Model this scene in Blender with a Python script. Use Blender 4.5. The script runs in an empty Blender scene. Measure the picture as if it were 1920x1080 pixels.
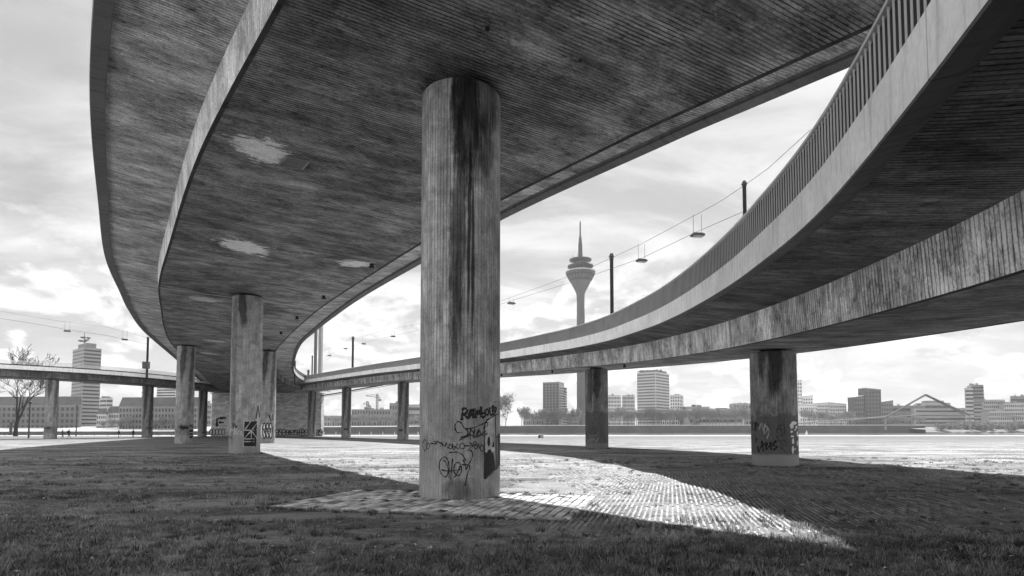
import bpy, math, random
import numpy as np
from mathutils import Vector, Matrix
random.seed(7); rng = np.random.default_rng(7)
sc = bpy.context.scene
COL = sc.collection
R = math.radians

# ------------------------------------------------------------------ camera
F_PX, TILT, HOR = 1100.0, R(2.9), 806.0
YPP = HOR - F_PX*math.tan(TILT)
CZ = 1.65
cam = bpy.data.cameras.new('camera'); co = bpy.data.objects.new('camera', cam); COL.objects.link(co)
co.location = (0, 0, CZ); co.rotation_euler = (math.pi/2+TILT, 0, 0)
cam.sensor_width = 36; cam.lens = F_PX/1920*36; cam.shift_y = (YPP-540)/1920
cam.clip_start = 0.1; cam.clip_end = 9000
sc.camera = co

# ------------------------------------------------------------------ light
SUN_AZ, SUN_EL = R(12.5), R(49.5)
EXPOSURE, SUN_W, SKY_W = 1.85, 3.7, 0.05
sc.view_settings.view_transform = 'Standard'; sc.view_settings.look = 'None'
sc.view_settings.exposure = EXPOSURE; sc.view_settings.gamma = 1
sl = bpy.data.lights.new('sun', 'SUN'); sl.energy = SUN_W; sl.angle = R(0.5); sl.color = (1, 1, 1)
so = bpy.data.objects.new('sun', sl); COL.objects.link(so)
sd = Vector((math.sin(SUN_AZ)*math.cos(SUN_EL), math.cos(SUN_AZ)*math.cos(SUN_EL), math.sin(SUN_EL)))
so.rotation_euler = (-sd).to_track_quat('-Z', 'Y').to_euler(); so.location = (20, 60, 90)

class NT:
    """tiny node helper"""
    def __init__(s, tree): s.t = tree; s.n = tree.nodes; s.l = tree.links
    def node(s, typ, **kw):
        n = s.n.new(typ)
        for k, v in kw.items(): setattr(n, k, v)
        return n
    def put(s, sock, v):
        if v is None: return
        if isinstance(v, (int, float)):
            try: sock.default_value = v
            except TypeError: sock.default_value = (v, v, v, 1) if len(sock.default_value) == 4 else (v, v, v)
        elif isinstance(v, (tuple, list)): sock.default_value = v
        else: s.l.new(v, sock)
    def m(s, op, a, b=None, c=None, clamp=False):
        n = s.node('ShaderNodeMath', operation=op, use_clamp=clamp)
        s.put(n.inputs[0], a); s.put(n.inputs[1], b); s.put(n.inputs[2], c)
        return n.outputs[0]
    def vm(s, op, a, b=None, out=0):
        n = s.node('ShaderNodeVectorMath', operation=op)
        s.put(n.inputs[0], a); s.put(n.inputs[1], b)
        return n.outputs[out]
    def mix(s, f, a, b):
        n = s.node('ShaderNodeMix', data_type='FLOAT')
        s.put(n.inputs[0], f); s.put(n.inputs[2], a); s.put(n.inputs[3], b)
        return n.outputs[0]
    def mr(s, v, a, b, c=0., d=1., smooth=False):
        n = s.node('ShaderNodeMapRange', interpolation_type='SMOOTHSTEP' if smooth else 'LINEAR')
        for i, x in enumerate((v, a, b, c, d)): s.put(n.inputs[i], x)
        return n.outputs[0]
    def noise(s, vec, scale, detail=3., rough=.55, dist=0., w=None):
        n = s.node('ShaderNodeTexNoise')
        if vec is not None: s.l.new(vec, n.inputs['Vector'])
        n.inputs['Scale'].default_value = scale; n.inputs['Detail'].default_value = detail
        n.inputs['Roughness'].default_value = rough; n.inputs['Distortion'].default_value = dist
        return n.outputs['Fac']
    def sep(s, v):
        n = s.node('ShaderNodeSeparateXYZ'); s.l.new(v, n.inputs[0]); return n.outputs
    def comb(s, x, y, z=0.):
        n = s.node('ShaderNodeCombineXYZ')
        for i, v in enumerate((x, y, z)): s.put(n.inputs[i], v)
        return n.outputs[0]
    def rnd(s, v):
        n = s.node('ShaderNodeTexWhiteNoise', noise_dimensions='1D'); s.put(n.inputs['W'], v); return n.outputs['Value']
    def rnd2(s, v):
        n = s.node('ShaderNodeTexWhiteNoise', noise_dimensions='3D'); s.put(n.inputs['Vector'], v); return n.outputs['Value']

# world: physical sky turned to the grey of a black-and-white picture, with a layer of thin cloud
world = bpy.data.worlds.new('World'); sc.world = world; world.use_nodes = True
w = NT(world.node_tree); w.n.clear()
sky = w.node('ShaderNodeTexSky', sky_type='NISHITA'); sky.sun_disc = False
sky.sun_elevation = SUN_EL; sky.sun_rotation = SUN_AZ; sky.dust_density = 1.5; sky.air_density = 1.0
bw = w.node('ShaderNodeRGBToBW'); w.l.new(sky.outputs[0], bw.inputs[0])
tc = w.node('ShaderNodeTexCoord'); d = tc.outputs['Generated']; dx, dy, dz = w.sep(d)
hz = w.m('ADD', w.m('MAXIMUM', dz, 0), .16)
pl = w.comb(w.m('DIVIDE', dx, hz), w.m('MULTIPLY', w.m('DIVIDE', dy, hz), .8), 3.1)
plw = w.vm('MULTIPLY', pl, (1., 2.0, 1.))
wisp = w.mr(w.noise(plw, .95, 8, .6, 1.1), .38, .62, 0, 1, True)
fine = w.noise(plw, 2.6, 6, .6, .6)
low = w.comb(dx, dy, w.m('MULTIPLY', dz, 1.9))
cum = w.noise(low, 8.0, 8, .58, .25)
cum2 = w.noise(w.vm('ADD', low, (.0, .0, .04)), 8.0, 8, .58, .25)
cumask = w.m('MULTIPLY', w.mr(cum, .47, .53, 0, 1, True), w.mr(dz, .16, .36, 1, .0, True))
edge = w.mr(w.m('SUBTRACT', cum, cum2), -.06, .06, .62, 1.12)
skyv = w.m('MINIMUM', w.m('MULTIPLY', bw.outputs[0], 1.0), 8.0)
basev = w.mix(.8, skyv, 3.3)
thin = w.m('MULTIPLY', w.mix(wisp, 2.75, 4.9), w.mr(fine, .3, .7, .84, 1.1))
v1 = w.mix(.82, basev, thin)
hzn = w.mr(dz, .0, .22, 3.7, 3.0, True)
v2 = w.mix(w.mr(dz, 0, .2, .6, 0, True), v1, hzn)
v3 = w.mix(cumask, v2, w.m('MULTIPLY', edge, 4.9))
v4 = w.m('MULTIPLY', v3, w.mr(dy, .15, -.6, 1., 2.1, True))   # unseen sky behind the camera, brightened to fill faces turned towards it
bg = w.node('ShaderNodeBackground'); w.l.new(v4, bg.inputs[0]); bg.inputs[1].default_value = SKY_W
wo = w.node('ShaderNodeOutputWorld'); w.l.new(bg.outputs[0], wo.inputs[0])

# ------------------------------------------------------------------ helpers
def ray(x, y):
    a = (x-960)/F_PX; b = (YPP-y)/F_PX
    fw = math.cos(TILT)-b*math.sin(TILT); up = b*math.cos(TILT)+math.sin(TILT)
    return a/fw, up/fw                      # X per metre of depth, height per metre of depth
def at(x, y, Y):
    rx, rz = ray(x, y); return Vector((rx*Y, Y, CZ+rz*Y))
def ground(x, y, z=0.):
    rx, rz = ray(x, y); Y = (z-CZ)/rz; return Vector((rx*Y, Y, z))

def mesh_obj(name, verts, faces, mat=None, parent=None, smooth=False, uv=None, loc=None):
    me = bpy.data.meshes.new(name); me.from_pydata([tuple(v) for v in verts], [], faces)
    if uv is not None:
        lay = me.uv_layers.new(name='uv'); lay.data.foreach_set('uv', np.array(uv, dtype=np.float32).ravel())
    if mat: me.materials.append(mat)
    if smooth: me.shade_smooth()
    me.update()
    o = bpy.data.objects.new(name, me); COL.objects.link(o)
    if parent: o.parent = parent
    if loc is not None: o.location = loc
    return o
def tag(o, label, cat, group=None, kind=None):
    if label: o['label'] = label
    if cat: o['category'] = cat
    if group: o['group'] = group
    if kind: o['kind'] = kind
    return o
def thing(name, label, cat, loc=(0, 0, 0), rz=0., group=None):
    o = bpy.data.objects.new(name, None); COL.objects.link(o); o.location = loc; o.rotation_euler = (0, 0, rz)
    o.empty_display_size = .5
    return tag(o, label, cat, group)
def dup(o, parent=None):
    c = o.copy(); COL.objects.link(c); c.parent = parent
    for ch in list(o.children): dup(ch, c)
    return c

class MB:
    """collects shapes into one mesh"""
    def __init__(s): s.v = []; s.f = []
    def quadbox(s, p):
        b = len(s.v); s.v += [tuple(x) for x in p]
        s.f += [tuple(b+i for i in q) for q in ((3, 2, 1, 0), (4, 5, 6, 7), (0, 1, 5, 4), (1, 2, 6, 5), (2, 3, 7, 6), (3, 0, 4, 7))]
    def box(s, c, d, rz=0.):
        cs, sn = math.cos(rz), math.sin(rz); p = []
        for z in (-1, 1):
            for x, y in ((-1, -1), (1, -1), (1, 1), (-1, 1)):
                X, Y = x*d[0]/2, y*d[1]/2
                p.append((c[0]+X*cs-Y*sn, c[1]+X*sn+Y*cs, c[2]+z*d[2]/2))
        s.quadbox(p)
    def tube(s, pts, r, n=6, caps=True):
        pts = [Vector(p) for p in pts]
        if not isinstance(r, (list, tuple)): r = [r]*len(pts)
        b = len(s.v)
        for i, p in enumerate(pts):
            t = (pts[min(i+1, len(pts)-1)]-pts[max(i-1, 0)]).normalized()
            a = t.orthogonal().normalized() if i == 0 else (a-t*a.dot(t)).normalized()
            c = t.cross(a)
            for k in range(n):
                q = 2*math.pi*k/n
                s.v.append(tuple(p+(a*math.cos(q)+c*math.sin(q))*r[i]))
        for i in range(len(pts)-1):
            for k in range(n):
                s.f.append((b+i*n+k, b+i*n+(k+1) % n, b+(i+1)*n+(k+1) % n, b+(i+1)*n+k))
        if caps:
            s.f.append(tuple(b+k for k in range(n))[::-1]); s.f.append(tuple(b+(len(pts)-1)*n+k for k in range(n)))
    def lathe(s, prof, n=24, c=(0, 0, 0)):
        b = len(s.v)
        for r, z in prof:
            for k in range(n):
                q = 2*math.pi*k/n; s.v.append((c[0]+r*math.cos(q), c[1]+r*math.sin(q), c[2]+z))
        for i in range(len(prof)-1):
            for k in range(n):
                s.f.append((b+i*n+k, b+i*n+(k+1) % n, b+(i+1)*n+(k+1) % n, b+(i+1)*n+k))
        s.f.append(tuple(b+k for k in range(n))[::-1]); s.f.append(tuple(b+(len(prof)-1)*n+k for k in range(n)))
    def build(s, name, mat, parent=None, smooth=False, loc=None):
        return mesh_obj(name, s.v, s.f, mat, parent, smooth, None, loc)

# ------------------------------------------------------------------ materials
def base_mat(name, rough=.85, spec=.25):
    m = bpy.data.materials.new(name); m.use_nodes = True
    t = NT(m.node_tree); bs = t.n['Principled BSDF']
    bs.inputs['Roughness'].default_value = rough; bs.inputs['Specular IOR Level'].default_value = spec
    return m, t, bs
def flat_mat(name, v, rough=.7, var=.15, scale=3., metal=0.):
    m, t, bs = base_mat(name, rough)
    g = t.node('ShaderNodeTexCoord').outputs['Object']
    n = t.noise(g, scale, 5)
    t.l.new(t.m('MULTIPLY', t.mr(n, .3, .7, 1-var, 1+var), v), bs.inputs['Base Color'])
    bs.inputs['Metallic'].default_value = metal
    return m
def bump(t, bs, h, dist, strength=1.):
    b = t.node('ShaderNodeBump'); b.inputs['Distance'].default_value = dist; b.inputs['Strength'].default_value = strength
    t.l.new(h, b.inputs['Height']); t.l.new(b.outputs[0], bs.inputs['Normal'])

def board_mat(name, v, board=.1, contrast=.5, groove=.5, patches=(), stain=.5, dist=.012, seam=None, vert=False):
    """board-formed concrete: boards run across the sweep (along v), u is the distance along the deck"""
    m, t, bs = base_mat(name, .9, .15)
    uv = t.node('ShaderNodeUVMap', uv_map='uv').outputs[0]
    u, vv, _ = t.sep(uv)
    wob = t.m('MULTIPLY', t.m('SUBTRACT', t.noise(uv, .35, 2), .5), .12)
    uu = t.m('DIVIDE', t.m('ADD', u, wob), board)
    bid = t.m('FLOOR', uu); fr = t.m('FRACT', uu)
    tone = t.rnd(bid)
    seg = t.m('FLOOR', t.m('ADD', t.m('MULTIPLY', vv, .42), t.m('MULTIPLY', tone, 7.3)))
    tone2 = t.rnd2(t.comb(bid, seg, 1.))
    st = t.comb(t.m('MULTIPLY', u, 1/board*1.0), t.m('MULTIPLY', vv, 1.1), 0.)
    streak = t.noise(st, 1., 6, .65)
    dash = t.mr(t.noise(t.comb(t.m('MULTIPLY', u, 1/board*1.5), t.m('MULTIPLY', vv, 3.4), 4.), 1., 5, .7), .50, .60, 0, 1)
    grit = t.noise(uv, 16, 6, .75)
    grime_shade = t.mr(t.noise(t.vm('MULTIPLY', uv, (1.3, .8, 1.)), .75, 8, .7, .5), .40, .60, 0, 1)
    big = t.noise(uv, .23, 5, .6, .6)
    mid = t.noise(t.vm('MULTIPLY', uv, (1.6, .5, 1.)), 1.0, 6, .65, .4)
    grv = t.mr(t.m('ABSOLUTE', t.m('SUBTRACT', fr, .5)), .27, .46, 0, 1, True)
    miss = t.mr(t.noise(t.vm('MULTIPLY', uv, (.5, .35, 1.)), 1., 6, .6, .8), .36, .62, .25, 1)
    grv = t.m('MULTIPLY', grv, miss)
    a = t.m('MULTIPLY_ADD', t.m('SUBTRACT', tone2, .5), contrast*.6, 1.)
    a = t.m('MULTIPLY', a, t.mr(streak, .36, .66, 1-contrast*.5, 1+contrast*.5))
    a = t.m('MULTIPLY', a, t.mr(mid, .32, .68, 1-stain*.7, 1+stain*.55))
    a = t.m('MULTIPLY', a, t.mr(big, .34, .66, 1-stain*.6, 1+stain*.45))
    a = t.m('MULTIPLY', a, t.mr(grv, 0, 1, 1, 1-groove))
    a = t.m('MULTIPLY', a, t.mr(t.m('MULTIPLY', dash, t.mr(grime_shade, 0, 1, .25, 1)), 0, 1, 1.15, 1-contrast*1.25)); a = t.m('MULTIPLY', a, t.mr(grit, .32, .68, .6, 1.4)); a = t.m('MULTIPLY', a, t.mr(grime_shade, 0, 1, 1.22, .72))
    spk = t.mr(t.noise(t.vm('MULTIPLY', uv, (9., 2.2, 1.)), 1.6, 4, .65), .60, .70, 0, 1)
    a = t.m('MULTIPLY', a, t.mr(spk, 0, 1, 1, .3))
    a = t.m('MULTIPLY', a, v)
    if patches:
        ob = t.node('ShaderNodeTexCoord').outputs['Object']
        for (px, py, ang, la, lb, val, op) in patches:
            mp = t.node('ShaderNodeMapping', vector_type='TEXTURE'); t.l.new(ob, mp.inputs[0])
            mp.inputs['Location'].default_value = (px, py, 0); mp.inputs['Rotation'].default_value = (0, 0, ang)
            mp.inputs['Scale'].default_value = (la, lb, 1000)
            ln = t.vm('LENGTH', mp.outputs[0], out=1)
            ln = t.m('ADD', ln, t.m('MULTIPLY', t.m('SUBTRACT', t.noise(st, 1.2, 5, .6), .5), 2.0))
            ln = t.m('ADD', ln, t.m('MULTIPLY', t.m('SUBTRACT', t.noise(ob, 1.9, 5, .65), .5), 1.8))
            a = t.mix(t.mr(ln, .72, 1.0, op, 0, True), a, t.m('MULTIPLY', t.m('MULTIPLY', t.m('MULTIPLY', t.mr(streak, .3, .7, .75, 1.25), t.mr(grit, .32, .68, .75, 1.25)), t.mr(grv, 0, 1, 1.12, .62)), val))
    t.l.new(t.m('MAXIMUM', a, .012), bs.inputs['Base Color'])
    h = t.m('MULTIPLY_ADD', tone, .45, t.m('MULTIPLY', grv, -.9))
    h = t.m('ADD', h, t.m('MULTIPLY', streak, .5))
    bump(t, bs, h, dist)
    return m

def fascia_mat(name, v, joint=6.0):
    m, t, bs = base_mat(name, .8, .2)
    uv = t.node('ShaderNodeUVMap', uv_map='uv').outputs[0]; u, vv, _ = t.sep(uv)
    n1 = t.noise(uv, .5, 5, .6, .5); drip = t.noise(t.vm('MULTIPLY', uv, (5., .6, 1.)), 1.0, 5, .7)
    n2 = t.noise(uv, 9, 5, .6)
    fr = t.m('FRACT', t.m('DIVIDE', u, joint)); j = t.mr(t.m('ABSOLUTE', t.m('SUBTRACT', fr, .5)), .497, .4985, 0, 1)
    a = t.m('MULTIPLY', v, t.mr(n1, .3, .7, .84, 1.12))
    a = t.m('MULTIPLY', a, t.mr(drip, .5, .78, 1.03, .5)); a = t.m('MULTIPLY', a, t.mr(n2, .3, .7, .92, 1.08))
    a = t.m('MULTIPLY', a, t.mr(j, 0, 1, 1, .6))
    t.l.new(a, bs.inputs['Base Color']); bump(t, bs, n2, .006)
    return m

def pillar_mat(name, v, stains=(), coat=None, foot=None, top_dark=0., flute=.62, rough_=1., cop=.85):
    """vertical boards round the shaft. uv = (arc length from the side facing the camera, height)"""
    m, t, bs = base_mat(name, .88, .18)
    uv = t.node('ShaderNodeUVMap', uv_map='uv').outputs[0]; u, z, _ = t.sep(uv)
    uu = t.m('DIVIDE', u, .085); bid = t.m('FLOOR', uu); fr = t.m('FRACT', uu); tone = t.rnd(bid)
    seg = t.m('FLOOR', t.m('ADD', t.m('MULTIPLY', z, .4), t.m('MULTIPLY', tone, 5.)))
    tone2 = t.rnd2(t.comb(bid, seg, 2.))
    lon = t.noise(t.comb(t.m('MULTIPLY', u, 13.), t.m('MULTIPLY', z, 1.3), 0.), 1., 6, .68)
    med = t.noise(t.comb(t.m('MULTIPLY', u, 2.6), t.m('MULTIPLY', z, .9), 0.), 1., 7, .68, .5)
    big = t.noise(t.comb(u, t.m('MULTIPLY', z, .35), 5.), .7, 4, .6, .4); fin = t.noise(uv, 22, 6, .75)
    grv = t.mr(t.m('ABSOLUTE', t.m('SUBTRACT', fr, .5)), .40, .5, 0, 1, True)
    a = t.m('MULTIPLY', v, t.mr(lon, .34, .66, 1-.25*rough_, 1+.25*rough_)); a = t.m('MULTIPLY', a, t.mr(med, .3, .7, 1-.34*rough_, 1+.28*rough_))
    a = t.m('MULTIPLY', a, t.mr(big, .35, .65, .82, 1.15)); a = t.m('MULTIPLY', a, t.m('MULTIPLY_ADD', tone2, .26, .87))
    a = t.m('MULTIPLY', a, t.mr(fin, .3, .7, .72, 1.28)); blot = t.noise(uv, 1.6, 8, .7, .6); a = t.m('MULTIPLY', a, t.mr(blot, .34, .66, .66, 1.3)); grvs = t.m('MULTIPLY', grv, flute)
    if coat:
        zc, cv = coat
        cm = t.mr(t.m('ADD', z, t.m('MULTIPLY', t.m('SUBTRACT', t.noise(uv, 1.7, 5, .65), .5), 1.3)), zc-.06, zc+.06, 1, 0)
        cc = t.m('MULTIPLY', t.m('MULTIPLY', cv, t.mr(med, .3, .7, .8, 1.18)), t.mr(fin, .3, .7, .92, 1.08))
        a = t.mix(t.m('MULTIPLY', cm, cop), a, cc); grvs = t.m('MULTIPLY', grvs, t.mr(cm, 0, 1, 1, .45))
    a = t.m('MULTIPLY', a, t.m('SUBTRACT', 1, grvs))
    for (u0, z0, wu, wz, s, lean) in stains:
        du = t.m('DIVIDE', t.m('SUBTRACT', t.m('SUBTRACT', u, u0), t.m('MULTIPLY', t.m('SUBTRACT', z, z0), lean)), wu)
        dzz = t.m('DIVIDE', t.m('SUBTRACT', z, z0), wz)
        r2 = t.m('ADD', t.m('MULTIPLY', du, du), t.m('MULTIPLY', dzz, dzz))
        r2 = t.m('ADD', r2, t.m('MULTIPLY', t.m('SUBTRACT', lon, .5), 1.5)); r2 = t.m('ADD', r2, t.m('MULTIPLY', t.m('SUBTRACT', med, .5), 1.2))
        k = t.mr(r2, .35, 1.15, 1, 0, True)
        a = t.m('MULTIPLY', a, t.mr(k, 0, 1, 1, 1-s))
    if top_dark:
        zt, dd = top_dark
        a = t.m('MULTIPLY', a, t.mr(t.m('ADD', z, t.m('MULTIPLY', t.m('SUBTRACT', lon, .5), 1.6)), zt-dd, zt, 1, .35, True))
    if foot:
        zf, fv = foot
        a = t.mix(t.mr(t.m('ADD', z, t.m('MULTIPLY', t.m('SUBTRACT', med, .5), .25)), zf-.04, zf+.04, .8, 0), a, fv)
    pit = t.mr(t.noise(uv, 34, 2, .5), .70, .74, 0, 1)
    a = t.m('MULTIPLY', a, t.mr(pit, 0, 1, 1, .5))
    t.l.new(t.m('MAXIMUM', a, .012), bs.inputs['Base Color'])
    h = t.m('ADD', t.m('MULTIPLY', grvs, -1.2), t.m('MULTIPLY', fin, .35)); h = t.m('ADD', h, t.m('MULTIPLY', tone, .3))
    bump(t, bs, h, .012)
    return m

CONC = dict(
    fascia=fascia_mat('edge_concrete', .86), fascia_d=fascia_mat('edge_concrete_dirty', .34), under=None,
    pal=flat_mat('pale_concrete', .5), asphalt=flat_mat('asphalt', .05),
    bearing=flat_mat('bearing_rubber', .03), steel=flat_mat('dark_steel', .07, .5), gsteel=flat_mat('grey_steel', .22, .5),
    drain=flat_mat('cast_iron', .02), white=flat_mat('white_paint', .75, .6, .05), black=flat_mat('black_paint', .018, .6, .2),
    grey=flat_mat('grey_paint', .13, .6, .25), lgrey=flat_mat('pale_paint', .42, .6, .3))
CONC['grime_shade'] = flat_mat('painted_shade', .05, .9, .5, 2.)  # near-black tone for the strips that stand in for shade
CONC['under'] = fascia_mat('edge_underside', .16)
RAIL_P = flat_mat('railing_panel', .045, .6, .2, 1.); RAIL_F = flat_mat('railing_bar', .62, .5, .1, 1.)

# ------------------------------------------------------------------ elevated roads
def catmull(P, n):
    P = [np.array(p, float) for p in P]; out = []
    Q = [2*P[0]-P[1]]+P+[2*P[-1]-P[-2]]
    for i in range(1, len(Q)-2):
        for k in range(n):
            t = k/n; a, b, c, d = Q[i-1:i+3]
            out.append(.5*((2*b)+(-a+c)*t+(2*a-5*b+4*c-d)*t*t+(-a+3*b-3*c+d)*t**3))
    out.append(Q[-2]); return np.array(out)
class Road:
    """pts: (X, Y, soffit z, box half width, cross fall)"""
    def __init__(s, pts, step=.8):
        c = catmull(pts, 60)
        for _ in range(2):
            L = np.r_[0, np.cumsum(np.hypot(*np.diff(c[:, :2], axis=0).T))]
            q = np.arange(0, L[-1], step); c = np.array([np.interp(q, L, c[:, i]) for i in range(5)]).T
        s.c = c; s.s = q
        t = np.gradient(c[:, :2], axis=0); t /= np.hypot(*t.T)[:, None]
        s.n = np.stack([t[:, 1], -t[:, 0]], 1)         # to the right of travel (away from the camera)
        s.t = t
    def P(s, i, l, h):
        x, y, z, hw, e = s.c[i]; return (x+s.n[i, 0]*l, y+s.n[i, 1]*l, z+h+e*l)
    def sweep(s, name, prof, mat, parent, i0=0, i1=None, planar=None, mat2=None, f2=()):
        """prof(hw) -> closed list of (lateral, height)"""
        i1 = len(s.c) if i1 is None else i1
        V = []; F = []; UV = []; n = None
        for i in range(i0, i1):
            pr = prof(s.c[i, 3]); n = len(pr); V += [s.P(i, l, h) for l, h in pr]
        pr = prof(s.c[i0, 3]); vd = [0]
        for k in range(n):
            a, b = pr[k], pr[(k+1) % n]; vd.append(vd[-1]+math.hypot(a[0]-b[0], a[1]-b[1]))
        for i in range(i1-i0-1):
            u0, u1 = s.s[i+i0], s.s[i+i0+1]
            for k in range(n):
                k2 = (k+1) % n
                F.append((i*n+k, i*n+k2, (i+1)*n+k2, (i+1)*n+k)); UV += [(u0, vd[k]), (u0, vd[k+1]), (u1, vd[k+1]), (u1, vd[k])]
        F.append(tuple(range(n))[::-1]); UV += [(0, 0)]*n
        b = (i1-i0-1)*n; F.append(tuple(b+k for k in range(n))); UV += [(0, 0)]*n
        if planar is not None:
            ca, sa = math.cos(planar), math.sin(planar); q = 0; UV = list(UV)
            for f_ in F:
                for v in f_: UV[q] = (-V[v][0]*ca+V[v][1]*sa, V[v][0]*sa+V[v][1]*ca); q += 1
        o = mesh_obj(name, V, F, mat, parent, uv=UV)
        if mat2:
            o.data.materials.append(mat2)
            for i, p in enumerate(o.data.polygons):
                if i < len(F)-2 and i % n in f2: p.material_index = 1
        return o
    def near(s, X, Y): return int(np.argmin((s.c[:, 0]-X)**2+(s.c[:, 1]-Y)**2))
    def column(s, rx, lo=0):
        """station whose centre line crosses the picture column with X = rx*Y (beyond depth lo)"""
        ok = s.c[:, 1] > lo; d_ = np.where(ok, np.abs(s.c[:, 0]/np.maximum(s.c[:, 1], 1)-rx), 9e9); return int(np.argmin(d_))

HB, HC = 1.18, 1.28          # web height, slab edge height above the soffit
def build_road(rd, name, label, m_box, m_web, m_slab, m_fl, m_fr, cant=3.1, cantR=None, rails=(True, True), rail_mode='bars', hf=1.22, bar_rng=None, planar=None, beam=.4):
    o = thing(name, label, 'elevated road'); cR = cantR or cant; CT = {-1: cant, 1: cR}
    rd.sweep('box_girder', lambda w: [(-w, 0), (w, 0), (w+.06, HB+.3), (-w-.06, HB+.3)], m_box, o, planar=planar)
    rd.sweep('web', lambda w: [(-w-.004, .0), (-w-.012, 0), (-w-.07, HB-.004), (-w-.06, HB-.004)], m_web, o)
    rd.sweep('deck_slab', lambda w: [(-w-cant+.42, HC+.12), (-w-.03, HB), (w+.03, HB), (w+cR-.42, HC+.12), (w+cR-.42, 1.84), (-w-cant+.42, 1.84)], m_slab, o, planar=planar)
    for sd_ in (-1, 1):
        rd.sweep('edge_shade_strip', lambda w: [(sd_*(w+.012), -.012), (sd_*(w-.11), -.012), (sd_*(w-.11), .02), (sd_*(w+.012), .10)][::-sd_], CONC['grime_shade'], o)  # shade line along the box edge, put in as a dark strip
        if rail_mode not in ('bars',) : rd.sweep('rail_shade_strip', lambda w: [(sd_*(w+CT[sd_]-.06), 1.93), (sd_*(w+CT[sd_]-.2), 1.93), (sd_*(w+CT[sd_]-.2), 2.12), (sd_*(w+CT[sd_]-.06), 2.12)][::-sd_], CONC['grime_shade'], o)  # dark strip added as the shadow line below the railing panel
    for sd_, mf in ((-1, m_fl), (1, m_fr)):
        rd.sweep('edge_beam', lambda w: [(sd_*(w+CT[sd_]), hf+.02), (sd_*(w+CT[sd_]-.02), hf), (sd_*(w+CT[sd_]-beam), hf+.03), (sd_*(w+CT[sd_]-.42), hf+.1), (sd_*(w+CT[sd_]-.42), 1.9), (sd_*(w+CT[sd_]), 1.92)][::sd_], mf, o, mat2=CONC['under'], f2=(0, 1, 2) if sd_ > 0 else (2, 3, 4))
    rd.sweep('roadway', lambda w: [(-w-cant+.425, 1.843), (w+cR-.425, 1.843), (w+cR-.425, 1.872), (-w-cant+.425, 1.872)], CONC['asphalt'], o)
    for sd_, on in zip((-1, 1), rails):
        if not on: continue
        if rail_mode == 'bars':
            q = rd.sweep('railing_panel', lambda w: [(sd_*(w+CT[sd_]-.16), 1.95), (sd_*(w+CT[sd_]-.19), 1.95), (sd_*(w+CT[sd_]-.19), 2.84), (sd_*(w+CT[sd_]-.16), 2.84)][::-sd_], RAIL_P, o)
            mb = MB(); q0, q1 = bar_rng or (0, rd.s[-1])
            for u in np.arange(q0, q1, .19):
                i = min(int(u/ (rd.s[1]-rd.s[0])), len(rd.s)-2); f_ = u/(rd.s[1]-rd.s[0])-i
                p0, p1 = Vector(rd.P(i, sd_*(rd.c[i, 3]+CT[sd_]-.115), 0)), Vector(rd.P(i+1, sd_*(rd.c[i+1, 3]+CT[sd_]-.115), 0))
                p = p0.lerp(p1, f_); mb.box((p.x, p.y, p.z+2.37), (.02, .022, .93), math.atan2(rd.n[i, 1], rd.n[i, 0]))
            mb.build('railing_bars', RAIL_F, o)
            rd.sweep('top_rail', lambda w: [(sd_*(w+CT[sd_]-.08), 2.845), (sd_*(w+CT[sd_]-.2), 2.845), (sd_*(w+CT[sd_]-.2), 2.9), (sd_*(w+CT[sd_]-.08), 2.9)][::-sd_], RAIL_F, o)
        else:
            rd.sweep('railing_panel', lambda w: [(sd_*(w+CT[sd_]-.16), 1.95), (sd_*(w+CT[sd_]-.19), 1.95), (sd_*(w+CT[sd_]-.19), 2.86), (sd_*(w+CT[sd_]-.16), 2.86)][::-sd_], rail_mode, o)
    return o

# main ramp that passes over the camera
A = Road([(29, -17, 9.0, 4.77, -.034), (22, -12, 9.3, 4.77, -.034), (14.2, -3.6, 9.62, 4.77, -.034), (7.4, 4.2, 9.92, 4.77, -.034),
          (1.2, 11.7, 10.19, 4.77, -.034), (-1.15, 14.7, 10.3, 4.77, -.034), (-6.6, 22, 10.53, 4.85, -.034), (-12.8, 31.5, 10.80, 5.05, -.034),
          (-18.9, 41.2, 11.08, 5.3, -.034), (-24.3, 50.8, 11.32, 5.45, -.034), (-29.3, 60, 11.55, 5.65, -.034), (-35.9, 73, 11.85, 5.85, -.034),
          (-44.0, 92, 11.95, 6.1, -.03), (-52.3, 113, 11.85, 6.6, -.02), (-58, 130, 11.65, 8.0, -.005), (-63, 150, 11.45, 10.5, 0), (-67, 170, 11.4, 11, 0)])
BZ = lambda Y: float(np.interp(Y, [-24, -10, 27.1, 51.5, 103, 128, 146, 170], [2.2, 2.8, 5.3, 7.05, 10.1, 10.9, 11.3, 11.4]))
B = Road([(x+(.12 if y < 30 else 0), y, BZ(y)+.06, 2.45, 0) for x, y in ((-2, -24), (2.6, -12), (6.8, -2.1), (9.86, 7.45), (11.15, 14.5), (11.75, 21), (11.9, 27.1), (11.75, 33), (11.1, 39.5), (9.8, 46),
          (7.9, 52.3), (3.3, 63), (-4, 77), (-12, 91.5), (-19.4, 104), (-36, 127.5), (-50, 146), (-58, 157))])
Cc = Road([(-150, 84, 10.3, 2.6, 0), (-128, 87, 10.6, 2.6, 0), (-110, 92, 10.8, 2.6, 0), (-97, 99.5, 10.9, 2.6, 0), (-86.5, 109, 11.0, 2.6, 0), (-81.5, 116.5, 11.05, 2.6, 0),
           (-78, 125.6, 11.1, 2.6, 0), (-75.2, 142, 11.2, 2.6, 0), (-74, 158, 11.3, 2.6, 0)])

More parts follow.
